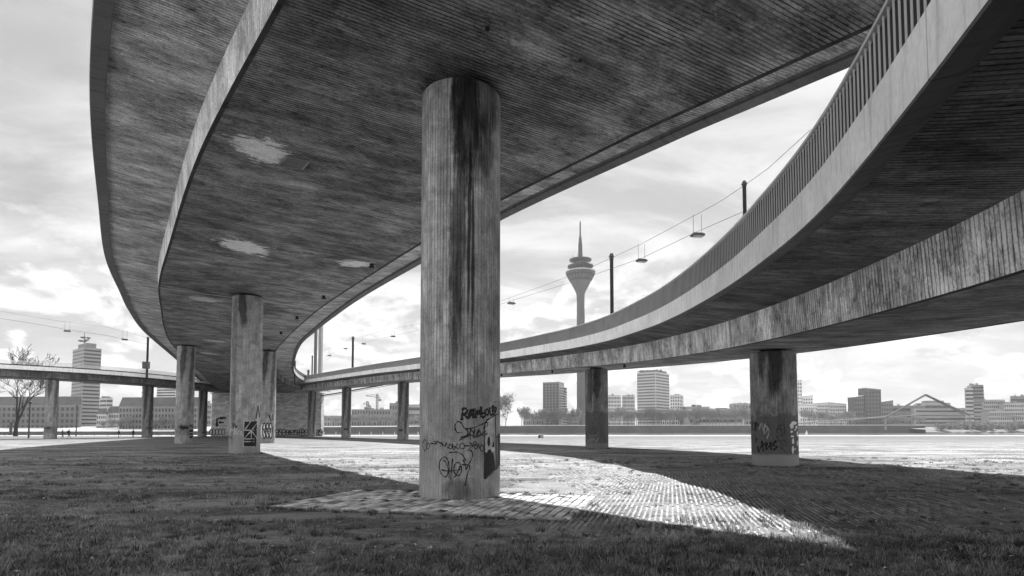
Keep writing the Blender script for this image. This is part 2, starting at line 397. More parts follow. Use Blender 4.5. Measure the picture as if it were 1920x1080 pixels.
def soffit_A(X, Y): return 10.3+.004*(Y-14.7)-.038*(X+1.3)
def unp_A(x, y):
    rx, rz = ray(x, y); Y = 20.
    for _ in range(40): Y = (soffit_A(rx*Y, Y)-CZ)/rz
    return rx*Y, Y
def patch(x, y, dx, dy, val, op=1.):
    """pale blotch on the soffit: centre and half size read in the picture, turned into metres on the soffit"""
    cx, cy = unp_A(x, y); ax, ay = unp_A(x+dx, y); bx, by = unp_A(x, y+dy)
    return (cx, cy, math.atan2(ay-cy, ax-cx), math.hypot(ax-cx, ay-cy), math.hypot(bx-cx, by-cy), val, op)
pA = [patch(492, 283, 50, 23, .8), patch(458, 463, 38, 14, .8), patch(668, 494, 36, 6, .7), patch(383, 562, 22, 5, .5),
      patch(404, 640, 14, 2.5, .55), patch(392, 662, 10, 2, .5)]
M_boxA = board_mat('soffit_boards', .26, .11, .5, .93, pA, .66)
M_slabA = board_mat('cantilever_boards', .52, .11, .46, .7, (), .45)  # paler than the box: light off the sunlit ground put into the colour
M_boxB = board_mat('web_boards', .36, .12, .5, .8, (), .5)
M_webA = board_mat('web_boards_pale', .72, .16, .2, .3, (), .25)  # paler than the soffit: skylight on the web put into the colour
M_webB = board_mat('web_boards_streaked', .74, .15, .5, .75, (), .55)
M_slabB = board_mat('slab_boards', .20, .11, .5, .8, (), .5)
M_boxC = board_mat('far_boards', .22, .10, .4, .4, (), .4)
M_railC = flat_mat('pale_mesh_panel', .6, .6, .1)
_t = NT(M_railC.node_tree); _tr = _t.node('ShaderNodeBsdfTransparent'); _mx = _t.node('ShaderNodeMixShader'); _u = _t.sep(_t.node('ShaderNodeUVMap', uv_map='uv').outputs[0])[0]
_bar = _t.mr(_t.m('ABSOLUTE', _t.m('SUBTRACT', _t.m('FRACT', _t.m('DIVIDE', _u, .16)), .5)), .27, .29, 0, 1); _t.l.new(_bar, _mx.inputs[0])
_t.l.new(_tr.outputs[0], _mx.inputs[1]); _t.l.new(_t.n['Principled BSDF'].outputs[0], _mx.inputs[2]); _t.l.new(_mx.outputs[0], _t.n['Material Output'].inputs[0])

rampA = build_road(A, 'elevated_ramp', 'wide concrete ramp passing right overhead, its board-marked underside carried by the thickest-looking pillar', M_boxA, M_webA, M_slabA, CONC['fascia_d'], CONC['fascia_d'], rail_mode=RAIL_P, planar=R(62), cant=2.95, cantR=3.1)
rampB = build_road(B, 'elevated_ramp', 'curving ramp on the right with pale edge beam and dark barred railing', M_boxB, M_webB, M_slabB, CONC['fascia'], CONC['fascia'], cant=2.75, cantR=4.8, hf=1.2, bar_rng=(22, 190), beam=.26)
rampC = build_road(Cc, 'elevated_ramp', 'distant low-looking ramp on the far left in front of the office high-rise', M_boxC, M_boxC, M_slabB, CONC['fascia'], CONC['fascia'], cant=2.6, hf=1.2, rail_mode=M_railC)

# fittings under the main ramp
def sof(x, y, dz=0.):
    X, Y = unp_A(x, y); return Vector((X, Y, soffit_A(X, Y)+dz))
for x, y, s_ in ((697, 494, .2), (607, 554, .2), (557, 593, .2), (527, 622, .2), (914, 52, .07), (505, 655, .2), (1088, 112, .06), (412, 710, .2)):
    p = sof(x, y); mb = MB(); mb.lathe([(s_*.55, 0), (s_*.55, -s_*1.1), (s_*.75, -s_*1.1), (s_*.75, -s_*1.5), (s_*.4, -s_*1.5)], 12, (p.x, p.y, p.z+.06))
    mb.build('drain_outlet', CONC['drain'], rampA)
mb = MB()
hc = [sof(x, y, -.02) for x, y in ((523, 308), (540, 292), (580, 301), (567, 316))]
for a, b in zip(hc, hc[1:]+hc[:1]): mb.tube([a, b], .035, 5)
hat = mb.build('hatch_frame', CONC['gsteel'], rampA)
mb = MB(); mb.v = [tuple(p-Vector((0, 0, .0))) for p in hc]; mb.v += [tuple(p+Vector((0, 0, .06))) for p in hc]
mb.f = [(0, 1, 2, 3), (7, 6, 5, 4), (0, 4, 5, 1), (1, 5, 6, 2), (2, 6, 7, 3), (3, 7, 4, 0)]
mb.build('hatch_cover', flat_mat('hatch_steel', .16), rampA)
for (x1, y1, x2, y2) in ((372, 575, 388, 579), (505, 588, 527, 590), (790, 438, 768, 447)):
    mb = MB(); mb.tube([sof(x1, y1, -.04), sof(x2, y2, -.04)], .05, 6); mb.build('cable_bracket', CONC['gsteel'], rampA)
def joint(rd, X, Y, name, par, wd=.05, v=.5):
    i = rd.near(X, Y); w_ = rd.c[i, 3]
    a, b = Vector(rd.P(i, -w_, -.012)), Vector(rd.P(i, w_, -.012)); mb = MB()
    mid = (a+b)/2; mb.box((0, 0, 0), (2*w_, wd, .03))
    o = mb.build(name, flat_mat('joint_mortar', v), par); o.location = mid
    o.rotation_euler = ((b-a).to_track_quat('X', 'Z')).to_euler(); return o
joint(A, -20.5, 41.5, 'joint_strip', rampA); joint(A, -27, 55.5, 'joint_strip', rampA)
i = B.near(11.9, 24.6)
mb = MB()
for l0, h0, l1, h1 in ((-2.66, .02, -2.72, HB-.02),): mb.tube([B.P(i, l0, h0), B.P(i, l1, h1)], .035, 5)
mb.build('joint_strip', CONC['pal'], rampB)
for q in ((10.2, 45), (5.5, 58), (.3, 69)):
    i = B.near(*q); p = B.P(i, -1.6, -.08); mb = MB(); mb.lathe([(.09, .1), (.09, -.1), (.12, -.1), (.12, -.16)], 10, p); mb.build('drain_outlet', CONC['drain'], rampB)

# ------------------------------------------------------------------ pillars
def cyl_hit(cx, cy, r, x, y, off=.004):
    """point of the shaft that stands behind picture point (x, y)"""
    rx, rz = ray(x, y); a = rx*rx+1; b = -2*(cx*rx+cy); c = cx*cx+cy*cy-(r+off)**2
    D = b*b-4*a*c
    if D < 0: Y = -b/(2*a)
    else: Y = (-b-math.sqrt(D))/(2*a)
    p = Vector((rx*Y, Y, CZ+rz*Y)); q = Vector((p.x-cx, p.y-cy)).normalized()*(r+off)
    return Vector((cx+q.x, cy+q.y, p.z)), Vector((q.x, q.y, 0)).normalized()
def densify(pts, n):
    out = []
    for a, b in zip(pts[:-1], pts[1:]):
        for k in range(n): out.append((a[0]+(b[0]-a[0])*k/n, a[1]+(b[1]-a[1])*k/n))
    out.append(pts[-1]); return out
def smooth_pts(pts, n=4):
    if len(pts) < 3: return densify(pts, 4)
    c = catmull([(p[0], p[1]) for p in pts], n); return [tuple(p) for p in c]
class Tag:
    """a painted tag: ribbons and filled shapes laid on the surface hit(x, y) -> point, normal"""
    def __init__(s, hit, ox=0, oy=0, k=1.): s.hit = hit; s.o = (ox, oy, k); s.v = []; s.f = []; s.layer = 0
    def tr(s, p): return (s.o[0]+p[0]/s.o[2], s.o[1]+p[1]/s.o[2])
    def line(s, pts, wd, sm=True):
        pts = [s.tr(p) for p in pts]; pts = smooth_pts(pts) if sm else densify(pts, 4)
        H = [s.hit(*p) for p in pts]; b = len(s.v)
        for i, (p, n) in enumerate(H):
            t = (H[min(i+1, len(H)-1)][0]-H[max(i-1, 0)][0])
            if t.length < 1e-6: t = Vector((0, 0, 1))
            sd_ = t.normalized().cross(n).normalized()*wd*.5*(1+.3*math.sin(i*1.7)+.25*math.sin(i*.6+1))
            s.v += [tuple(p+sd_+n*s.layer), tuple(p-sd_+n*s.layer)]
        for i in range(len(H)-1): s.f.append((b+2*i, b+2*i+1, b+2*i+3, b+2*i+2))
    def ring(s, c, rx, ry, wd, n=14):
        s.line([(c[0]+rx*math.cos(k*2*math.pi/n), c[1]+ry*math.sin(k*2*math.pi/n)) for k in range(n+1)], wd)
    def fill(s, pts):
        """fan of vertical slices so the shape hugs the curved face"""
        pts = [s.tr(p) for p in pts]; xs = [p[0] for p in pts]; N = 12; cols = []
        for k in range(N+1):
            x = min(xs)+(max(xs)-min(xs))*(k+.001)/(N+.002); ys = []
            for a, b in zip(pts, pts[1:]+pts[:1]):
                if (a[0]-x)*(b[0]-x) <= 0 and a[0] != b[0]: ys.append(a[1]+(b[1]-a[1])*(x-a[0])/(b[0]-a[0]))
            if len(ys) >= 2: cols.append((x, min(ys), max(ys)))
        b = len(s.v)
        for x, y0, y1 in cols:
            for y in (y0, y1):
                p, n = s.hit(x, y); s.v.append(tuple(p+n*(s.layer-.001)))
        for i in range(len(cols)-1): s.f.append((b+2*i, b+2*i+1, b+2*i+3, b+2*i+2))
    def ell(s, c, rx, ry, n=16):
        s.fill([(c[0]+rx*math.cos(k*2*math.pi/n), c[1]+ry*math.sin(k*2*math.pi/n)) for k in range(n)])
    def done(s, mat, parent, name='graffiti'):
        org = Vector(parent.location)
        o = mesh_obj(name, [tuple(Vector(v)-org) for v in s.v], s.f, mat, parent); return o

def make_pillar(X, Y, ztop, label, mat, r=1.0, seg=96, group='round pillars under the ramps', bear=True):
    o = thing('bridge_pillar', label, 'pillar', (X, Y, 0), 0, group)
    zs = [-.3]+list(np.linspace(0, ztop-.04, 24))+[ztop]
    a0 = math.atan2(-Y, -X); V = []; F = []; UV = []
    rr = lambda z: r-.03 if z > ztop-.02 else r
    for z in zs:
        for k in range(seg): q = a0+math.pi+2*math.pi*k/seg; V.append((rr(z)*math.cos(q), rr(z)*math.sin(q), z))
    for i in range(len(zs)-1):
        for k in range(seg):
            F.append((i*seg+k, i*seg+(k+1) % seg, (i+1)*seg+(k+1) % seg, (i+1)*seg+k))
            u0, u1 = (k/seg-.5)*2*math.pi*r, ((k+1)/seg-.5)*2*math.pi*r
            UV += [(u0, zs[i]), (u1, zs[i]), (u1, zs[i+1]), (u0, zs[i+1])]
    F.append(tuple((len(zs)-1)*seg+k for k in range(seg))); UV += [(0, ztop)]*seg
    mesh_obj('shaft', V, F, mat, o, smooth=False, uv=UV)
    if bear:
        mb = MB(); mb.lathe([(.55, -.01), (.55, .3)], 24, (0, 0, ztop)); mb.build('bearing', CONC['bearing'], o)
    return o

def soff(rd, X, Y):
    i = rd.near(X, Y); d_ = (X-rd.c[i, 0])*rd.n[i, 0]+(Y-rd.c[i, 1])*rd.n[i, 1]; return rd.c[i, 2]+rd.c[i, 4]*d_
PM = {}
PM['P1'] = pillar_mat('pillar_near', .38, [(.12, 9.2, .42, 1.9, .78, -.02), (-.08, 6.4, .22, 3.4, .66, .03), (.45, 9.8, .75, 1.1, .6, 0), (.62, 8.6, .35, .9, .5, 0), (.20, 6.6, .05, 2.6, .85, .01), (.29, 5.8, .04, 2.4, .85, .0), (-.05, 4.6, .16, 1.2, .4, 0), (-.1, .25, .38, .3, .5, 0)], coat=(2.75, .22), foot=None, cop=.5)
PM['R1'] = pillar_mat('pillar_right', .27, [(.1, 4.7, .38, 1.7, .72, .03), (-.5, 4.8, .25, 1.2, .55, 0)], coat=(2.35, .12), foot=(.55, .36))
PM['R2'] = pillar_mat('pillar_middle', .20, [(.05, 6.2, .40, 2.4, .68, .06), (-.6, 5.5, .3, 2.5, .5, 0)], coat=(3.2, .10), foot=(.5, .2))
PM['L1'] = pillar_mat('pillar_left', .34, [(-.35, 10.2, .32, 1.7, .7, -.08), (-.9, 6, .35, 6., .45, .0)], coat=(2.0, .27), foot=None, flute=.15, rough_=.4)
PM['F1'] = pillar_mat('pillar_far', .30, [(-.3, 10.6, .4, 3.2, .62, .06), (.65, 8, .35, 5, .5, .05), (0, 1.7, 1.5, .8, .3, 0)], flute=.1, rough_=.4)
PM['F2'] = pillar_mat('pillar_distant', .23, [(-.45, 8.5, .4, 6, .6, .05), (.7, 7, .45, 7, .62, .05)], flute=.1, rough_=.45)
spec = [('P1', -1.3, 14.7, A, 'P1', 'nearest and thickest-looking pillar, rising to the overhead ramp with black tags near its foot'),
        ('P462', -18.5, 40.7, A, 'L1', 'pillar with a black painted grid panel on its foot, second from the camera'),
        ('P348', -39.9, 71.5, A, 'F1', 'slim-looking left twin pillar under the main ramp with a small dark tag'),
        ('P505', -30.9, 74.0, A, 'F1', 'pillar with white bubble-letter graffiti half hidden behind the grid-panel pillar'),
        ('P1455', 12.1, 27.1, B, 'R1', 'squat pillar of the right ramp with peeling white paint and dark coated foot'),
        ('P1118', 7.45, 51.6, B, 'R2', 'dark stained pillar of the right ramp standing before the television tower'),
        ('P757', -19.3, 104, B, 'F2', 'pillar of the curving ramp first to the left of the nearest pillar'),
        ('P650', -36.0, 127.5, B, 'F2', 'pillar of the curving ramp standing alone beside the construction cranes'),
        ('P585', -49.8, 146, B, 'F2', 'pillar of the curving ramp standing against the stone pier wall'),
        ('P88', -85.0, 108.2, Cc, 'F1', 'leftmost pillar beside the bare tree, under the distant left ramp'),
        ('P280', -78.0, 125.6, Cc, 'F2', 'pillar of the left ramp standing before the long government building'),
        ('P385', -75.4, 143, Cc, 'F2', 'dark pillar of the left ramp just left of the stone pier')]
PL = {}
for k, X, Y, rd, mt, lab in spec:
    PL[k] = make_pillar(X, Y, soff(rd, X, Y)-.16, lab, PM[mt])
def hit_of(k): 
    p = PL[k].location; return lambda x, y: cyl_hit(p.x, p.y, 1.0, x, y)

# --- writing and tags on the nearest pillar
h1 = hit_of('P1'); T = lambda: Tag(h1, 780, 640, 3.6)
g = T()
for ln in ([(308, 534), (312, 500), (314, 456)], [(312, 458), (332, 452), (346, 466), (338, 484), (318, 490)], [(324, 490), (338, 508), (352, 526)],
           [(352, 524), (358, 494), (366, 462)], [(366, 462), (376, 490), (386, 518)], [(356, 502), (380, 498)],
           [(368, 466), (386, 461), (404, 456)], [(386, 462), (389, 490), (392, 520)], [(402, 520), (404, 494), (406, 466)], [(406, 466), (416, 492), (426, 462)], [(426, 462), (432, 488), (438, 514)],
           [(438, 440), (443, 478), (446, 514)], [(446, 514), (464, 508), (464, 486), (447, 486)], [(497, 444), (499, 472), (502, 500)], [(502, 500), (518, 492)],
           [(514, 436), (516, 466), (519, 496)], [(514, 438), (530, 446), (518, 464), (536, 478), (519, 496)]): g.line(ln, .052)
g.ring((479, 478), 12, 19, .05); g.ring((538, 456), 6, 10, .05); g.ell((531, 412), 3, 4); g.ell((540, 408), 3, 4)
g.done(CONC['black'], PL['P1'])
g = T()
for ln in ([(268, 598), (262, 570), (280, 542), (302, 548), (322, 580), (350, 612), (330, 650), (288, 668)], [(262, 590), (282, 618), (312, 612)],
           [(330, 592), (380, 586), (440, 562), (476, 546), (482, 568), (455, 590)], [(345, 648), (378, 602), (398, 652), (420, 602), (448, 634), (482, 622)],
           [(372, 582), (364, 624), (368, 664)], [(398, 592), (384, 652)], [(300, 652), (360, 632), (420, 640), (470, 606)], [(425, 590), (415, 650)]): g.line(ln, .028)
for ln in ([(42, 688), (60, 664), (76, 700), (60, 738), (44, 704)], [(96, 690), (142, 688)], [(122, 674), (142, 688), (124, 702)], [(140, 672), (186, 702)], [(168, 680), (186, 702), (164, 706)],
           [(195, 712), (205, 684), (215, 722), (228, 690)], [(246, 688), (254, 732), (282, 690)], [(254, 708), (288, 726)], [(330, 705), (386, 705)], [(360, 684), (386, 705), (358, 724)], [(420, 690), (430, 722), (440, 692)]): g.line(ln, .024)
for c_, a_, b_ in (((80, 708), 13, 18), ((232, 712), 11, 14), ((312, 708), 18, 18), ((398, 688), 10, 10), ((404, 712), 12, 12), ((446, 722), 12, 20)): g.ring(c_, a_, b_, .022)
for ln in ([(214, 800), (196, 780), (168, 796), (156, 842), (172, 896), (204, 914), (218, 872), (204, 822), (186, 800)], [(218, 806), (224, 860), (222, 922)], [(248, 792), (240, 860), (234, 932)],
           [(170, 868), (230, 876), (300, 866)], [(318, 800), (332, 832), (336, 868)], [(336, 866), (362, 820), (382, 770), (372, 738), (346, 734)], [(310, 832), (362, 840), (346, 900), (330, 976)],
           [(222, 752), (262, 748), (310, 762), (336, 806)], [(300, 840), (270, 905), (252, 920)]): g.line(ln, .026)
g.ring((282, 862), 26, 44, .026)
g.done(flat_mat('sprayed_black', .03, .7, .35, 14.), PL['P1'])
g = T(); g.fill([(467, 740), (467, 572), (482, 530), (531, 503), (533, 738)]); g.done(flat_mat('pale_door_paint', .40, .7, .45, 5.), PL['P1'], 'painted_door')
g = T(); g.layer = .003
g.fill([(466, 922), (466, 742), (496, 724), (526, 762), (535, 862)]); g.fill([(544, 850), (544, 640), (560, 622), (577, 626), (577, 826)])
g.ell((491, 676), 10, 34); g.fill([(512, 712), (522, 672), (529, 690), (526, 716)])
g.line([(463, 930), (462, 740), (462, 574), (478, 532), (534, 498), (580, 482)], .03, False); g.line([(536, 496), (538, 660), (540, 862)], .028, False); g.line([(463, 930), (500, 898), (540, 862), (578, 832)], .026, False)
g.done(CONC['black'], PL['P1'], 'painted_door_outline')
g = T(); g.layer = .005; g.line([(470, 748), (484, 728), (504, 722), (516, 746)], .045); g.line([(548, 650), (550, 840)], .018, False); g.line([(500, 600), (496, 640)], .03)
g.done(CONC['lgrey'], PL['P1'], 'painted_highlight')
g = T()
for ln in ([(198, 600), (222, 592), (232, 622), (268, 612)], [(208, 640), (240, 620), (262, 634), (240, 668), (206, 664)], [(216, 650), (246, 642)], [(190, 660), (216, 684), (260, 670)]): g.line(ln, .06)
for ln in ([(525, 905), (545, 898), (530, 925), (552, 915), (562, 890)], [(540, 958), (556, 940), (552, 975)]): g.line(ln, .012)
g.done(flat_mat('faded_tag', .26, .7, .3, 8.), PL['P1'])

# --- right ramp pillars
h = hit_of('P1455'); T = lambda: Tag(h, 1400, 600, 3.375)
g = T()
for ln in ([(36, 640), (38, 690), (52, 694), (50, 646)], [(56, 650), (60, 706)], [(56, 650), (72, 664), (58, 682)], [(70, 800), (76, 836), (90, 800)], [(96, 764), (106, 832)], [(92, 800), (124, 778)], [(128, 774), (122, 820), (146, 796)],
           [(150, 772), (156, 822)], [(188, 762), (166, 792), (192, 800), (170, 824)], [(62, 745), (62, 775)]): g.line(ln, .075)
g.done(CONC['black'], PL['P1455'])
g = T()
for ln in ([(80, 692), (94, 650), (104, 702), (116, 656), (110, 722), (132, 690), (120, 668), (142, 702), (128, 752)],): g.line(ln, .04)
g.done(CONC['lgrey'], PL['P1455'])
g = T()
rr_ = random.Random(3)
for ln in ([(190, 700), (206, 664), (236, 672), (240, 712), (206, 734), (190, 700)], [(196, 690), (244, 690)], [(210, 664), (226, 742)], [(190, 730), (214, 780), (250, 800), (236, 760), (200, 770)], [(210, 800), (256, 842)]): g.line(ln, .03)
g.done(flat_mat('dark_scrawl', .045), PL['P1455'])
g = T()
for a_, b_, c_, d_ in ((274, 652, 300, 690), (282, 642, 318, 664), (276, 700, 292, 716), (278, 730, 300, 742), (288, 742, 302, 790), (286, 796, 300, 846), (300, 690, 314, 700), (316, 700, 326, 740), (318, 762, 326, 800), (302, 812, 312, 822), (276, 664, 288, 686), (310, 668, 322, 690)):
    n_ = 9; g.fill([((a_+c_)/2+(c_-a_)/2*math.cos(q*2*math.pi/n_)*rr_.uniform(.7, 1.25), (b_+d_)/2+(d_-b_)/2*math.sin(q*2*math.pi/n_)*rr_.uniform(.75, 1.2)) for q in range(n_)])
g.done(CONC['white'], PL['P1455'], 'peeling_paint')
h = hit_of('P1118'); T = lambda: Tag(h, 780, 640, 3.6)
g = T()
for ln in ([(1152, 650), (1164, 684), (1176, 652), (1186, 684), (1198, 650), (1212, 684), (1230, 652)], [(1150, 682), (1192, 660), (1226, 676)], [(1160, 640), (1220, 636)]): g.line(ln, .07)
g.done(flat_mat('faded_pale_tag', .22), PL['P1118'])
g = T()
for ln in ([(1144, 560), (1152, 620), (1166, 576), (1176, 624), (1192, 572), (1206, 626), (1222, 580)], [(1146, 600), (1222, 592)]): g.line(ln, .06)
g.done(flat_mat('dark_scrawl_2', .05), PL['P1118'])

# --- left pillars (picture crops at 3.375)
h = hit_of('P462'); T = lambda: Tag(h, 320, 540, 3.375)
g = T(); g.fill([(462, 844), (548, 842), (546, 1003), (460, 1003)]); g.done(CONC['black'], PL['P462'], 'painted_panel')
g = T(); g.layer = .004
for ln in ([(462, 842), (548, 842), (546, 1004), (460, 1004), (462, 842)], [(462, 900), (546, 900)], [(461, 955), (546, 955)], [(461, 972), (546, 972)], [(510, 900), (510, 955)], [(508, 904), (468, 950)], [(512, 904), (545, 950)], [(470, 896), (506, 846)], [(515, 896), (546, 856)]): g.line(ln, .05, False)
g.done(CONC['lgrey'], PL['P462'], 'painted_lines')
g = T()
for ln in ([(378, 892), (382, 932)], [(378, 892), (396, 900), (380, 912)], [(400, 930), (406, 886), (420, 890), (410, 906), (424, 930)], [(446, 906), (450, 936)], [(368, 900), (372, 920)]): g.line(ln, .07)
g.ring((434, 914), 8, 12, .06); g.done(CONC['lgrey'], PL['P462'])
g = T()
for ln in ([(388, 852), (396, 882), (404, 858), (414, 884), (420, 870)], [(540, 826), (552, 744)], [(552, 744), (562, 822)], [(562, 822), (570, 738)], [(372, 940), (378, 952)], [(385, 945), (386, 952)]): g.line(ln, .09)
g.done(flat_mat('dark_tag', .06), PL['P462'])
h = hit_of('P505'); T = lambda: Tag(h, 320, 540, 3.375)
g = T()
for c_ in (592, 612, 632): g.ell((c_, 904), 10, 48)
g.ell((578, 904), 9, 44); g.done(CONC['white'], PL['P505'])
g = T(); g.layer = .004
for c_ in (592, 612, 632): g.ring((c_, 904), 10, 48, .13)
g.line([(590, 890), (594, 920)], .12); g.line([(610, 884), (613, 924)], .12); g.line([(632, 886), (632, 922)], .12)
g.line([(622, 800), (634, 840), (644, 826)], .11); g.line([(646, 800), (648, 836)], .11)
g.done(CONC['black'], PL['P505'])
h = hit_of('P348'); T = lambda: Tag(h, 320, 540, 3.375)
g = T()
for ln in ([(60, 872), (68, 892), (74, 874), (82, 892), (90, 874), (98, 890), (110, 876)],): g.line(ln, .2)
g.fill([(121, 866), (142, 864), (140, 950), (119, 950)]); g.done(CONC['black'], PL['P348'])
g = T(); g.layer = .005
for y_ in (892, 916, 934): g.line([(120, y_), (141, y_-2)], .07, False)
g.line([(122, 888), (140, 868)], .06, False); g.done(CONC['lgrey'], PL['P348'], 'painted_lines')
for k, x0, y0, wd in (('P88', 83, 801, 12), ('P280', 275, 801, 10), ('P385', 379, 809, 9), ('P650', 645, 803, 9), ('P757', 748, 805, 7)):
    g = Tag(hit_of(k)); g.line([(x0+wd*q/6, y0+(3 if q % 2 else 0)) for q in range(7)], .2)
    g.done(flat_mat('tag_paint', .05), PL[k])

# ------------------------------------------------------------------ stone pier of the river bridge
def ashlar_mat(name, v, bw_=1.1, bh=.42):
    m, t, bs = base_mat(name, .9, .15); ob = t.node('ShaderNodeTexCoord').outputs['Object']; x, y, z = t.sep(ob)
    uv = t.comb(t.m('ADD', x, y), z, 0.)
    b = t.node('ShaderNodeTexBrick'); t.l.new(uv, b.inputs['Vector']); b.inputs['Scale'].default_value = 1
    b.inputs['Brick Width'].default_value = bw_; b.inputs['Row Height'].default_value = bh; b.inputs['Mortar Size'].default_value = .02
    b.inputs['Color1'].default_value = (v*.72,)*3+(1,); b.inputs['Color2'].default_value = (v*1.3,)*3+(1,); b.inputs['Mortar'].default_value = (v*.6,)*3+(1,)
    q = t.node('ShaderNodeRGBToBW'); t.l.new(b.outputs[0], q.inputs[0])
    a = t.m('MULTIPLY', q.outputs[0], t.mr(t.noise(ob, .35, 5, .6), .3, .7, .8, 1.2)); t.l.new(a, bs.inputs['Base Color']); return m
M_ash = ashlar_mat('ashlar', .46)
pier = thing('stone_pier', 'broad stone pier with bubble graffiti where all the ramps meet', 'bridge pier', (-65, 153, 0))
mb = MB(); xl, xr = at(396, 800, 153).x+65, at(602, 800, 153).x+65
mb.box(((xl+xr)/2, 1, 5.45), (xr-xl, 2, 11.3)); mb.build('pier_wall', M_ash, pier)
mb = MB(); mb.box(((xl+xr)/2, 1, 11.2), (xr-xl+.5, 2.5, .25)); mb.build('capping', CONC['pal'], pier)
hp = lambda x, y: (at(x, y, 152.98), Vector((0, -1, 0)))
rr_ = random.Random(5)
W_ = Tag(hp); K_ = Tag(hp); K_.layer = .02
x = 516
while x < 602:
    ww = rr_.uniform(3.5, 8); hgt = rr_.uniform(4.5, 7); W_.ell((x+ww/2, 811), ww/2*1.05, hgt)
    K_.ring((x+ww/2, 811), ww/2*1.05, hgt, .2); K_.line([(x+1, 809+rr_.uniform(-3, 4)), (x+ww*.6, 811), (x+ww, 806+rr_.uniform(0, 6))], .22); x += ww*.95
W_.done(CONC['lgrey'], pier); K_.done(CONC['black'], pier); W_ = Tag(hp); K_ = Tag(hp); K_.layer = .02
for x in (396, 401, 407, 413, 419):
    W_.ell((x, 810), 3, 6); K_.ring((x, 810), 3, 6, .18)
K_.line([(407, 800), (407, 787), (412, 784)], .5); K_.line([(412, 784), (424, 783)], .5); K_.line([(410, 792), (420, 792)], .4); 
W_.done(CONC['lgrey'], pier); K_.done(CONC['black'], pier)

# ------------------------------------------------------------------ bridge pylons, masts, overhead lamps
def mast(px, ytop, ybot, Y, r, label, r2=None, name='lighting_mast', cat='mast', group='masts carrying the overhead lamp wires', box=False, mat=None):
    b = at(px, ybot, Y); t = at(px, ytop, Y); o = thing(name, label, cat, b, 0, group)
    H = t.z-b.z; mb = MB(); mb.lathe([(r, -1.0), (r, H*.97), (r*1.15, H*.97), (r*1.15, H)], 12); mb.build('pole', mat or CONC['steel'], o, True)
    if box:
        mb = MB(); mb.box((0, -.35, 1.6), (1.1, .8, 1.4)); mb.build('switch_box', CONC['steel'], o)
    else:
        mb = MB(); mb.lathe([(r*1.6, H), (r*.8, H+r*2)], 10); mb.build('cap', CONC['steel'], o)
    return t
iB = [B.column(ray(x, y)[0], 12) for x, y in ((1398, 344), (1148, 480))]
m1 = mast(1398, 346, 470, B.c[iB[0], 1]+1.5, .10, 'steel mast rising behind the barred railing, nearest of the lamp masts')
m2 = mast(1148, 482, 640, B.c[iB[1], 1]+1.5, .16, 'dark steel mast just right of the television tower shaft')
m3 = mast(661, 635, 700, 118, .22, 'slim mast above the curving ramp between the nearest pillar and the pylons')
mC = mast(275.5, 632, 700, 118, .2, 'mast with a switch box on the distant left ramp', box=True)
mast(552.5, 679, 712, 118, .16, 'short thin post at the merging deck edge', group='thin posts on the merging decks')
mast(585, 669, 708, 170, .2, 'thin post just left of the two bridge pylons', group='thin posts on the merging decks')
mast(578, 697, 708, 172, .3, 'stubby short post left of the pylons on the deck', group='thin posts on the merging decks')
for x, wpx, lab in ((600, 5.4, 'broad steel pylon of the river bridge, right one of the pair'), (590.7, 2.6, 'slender dark steel pylon of the river bridge, left one of the pair')):
    b = at(x, 722, 176); o = thing('bridge_pylon', lab, 'pylon', b, 0, 'pylons of the river bridge'); wd = wpx/1100*176
    mb = MB(); mb.box((0, 0, 28), (wd, 1.6, 60)); mb.build('leg', CONC['gsteel'] if wpx > 4 else CONC['steel'], o)
    mb = MB(); mb.box((0, 0, -.5), (wd+.5, 2.2, 2.2)); mb.build('foot', CONC['steel'], o)
# wires: a carrying wire between mast tops and a lower contact wire from which the lamps hang
WIRE = CONC['steel']
def wire(pts, r, label, par=None, name='overhead_wire'):
    mb = MB(); mb.tube(pts, r, 5); o = mb.build(name, WIRE, None); tag(o, label, 'wire', 'overhead wires of the lamps'); return o
def wp(x, y, lo=12, rd=B, off=1.5):
    i = rd.column(ray(x, y)[0], lo); return at(x, y, rd.c[i, 1]+off)
up = [(1520, 243), (1440, 316), (1398, 346), (1350, 378), (1308, 401), (1203, 457), (1148, 483), (1088, 510), (1013, 538), (945, 562), (860, 590), (790, 606), (720, 620), (661, 636), (618, 652), (600, 662)]
lo_ = [(1398, 395), (1308, 434), (1203, 484), (1088, 524), (959, 564), (860, 595), (790, 618), (737, 629), (682, 643), (648, 652), (618, 665), (604, 672)]
wire([wp(*p) for p in up], .014, 'upper overhead wire sagging past the television tower')
wire([wp(*p) for p in lo_], .015, 'lower overhead wire on which lamps hang beside the television tower')
def ctr(rd, x, y, Y): return at(x, y, Y)
cp = [(0, 583), (60, 594), (126, 604), (200, 613), (275, 633)]; cl = [(0, 597), (60, 606), (126, 618), (200, 629), (234, 636), (275, 645)]
YC = lambda x: 100+18*min(1, x/275)
wire([at(x, y, YC(x)) for x, y in cp], .018, 'upper overhead wire crossing the sky at far left'); wire([at(x, y, YC(x)) for x, y in cl], .026, 'lower overhead wire with lamps at far left')
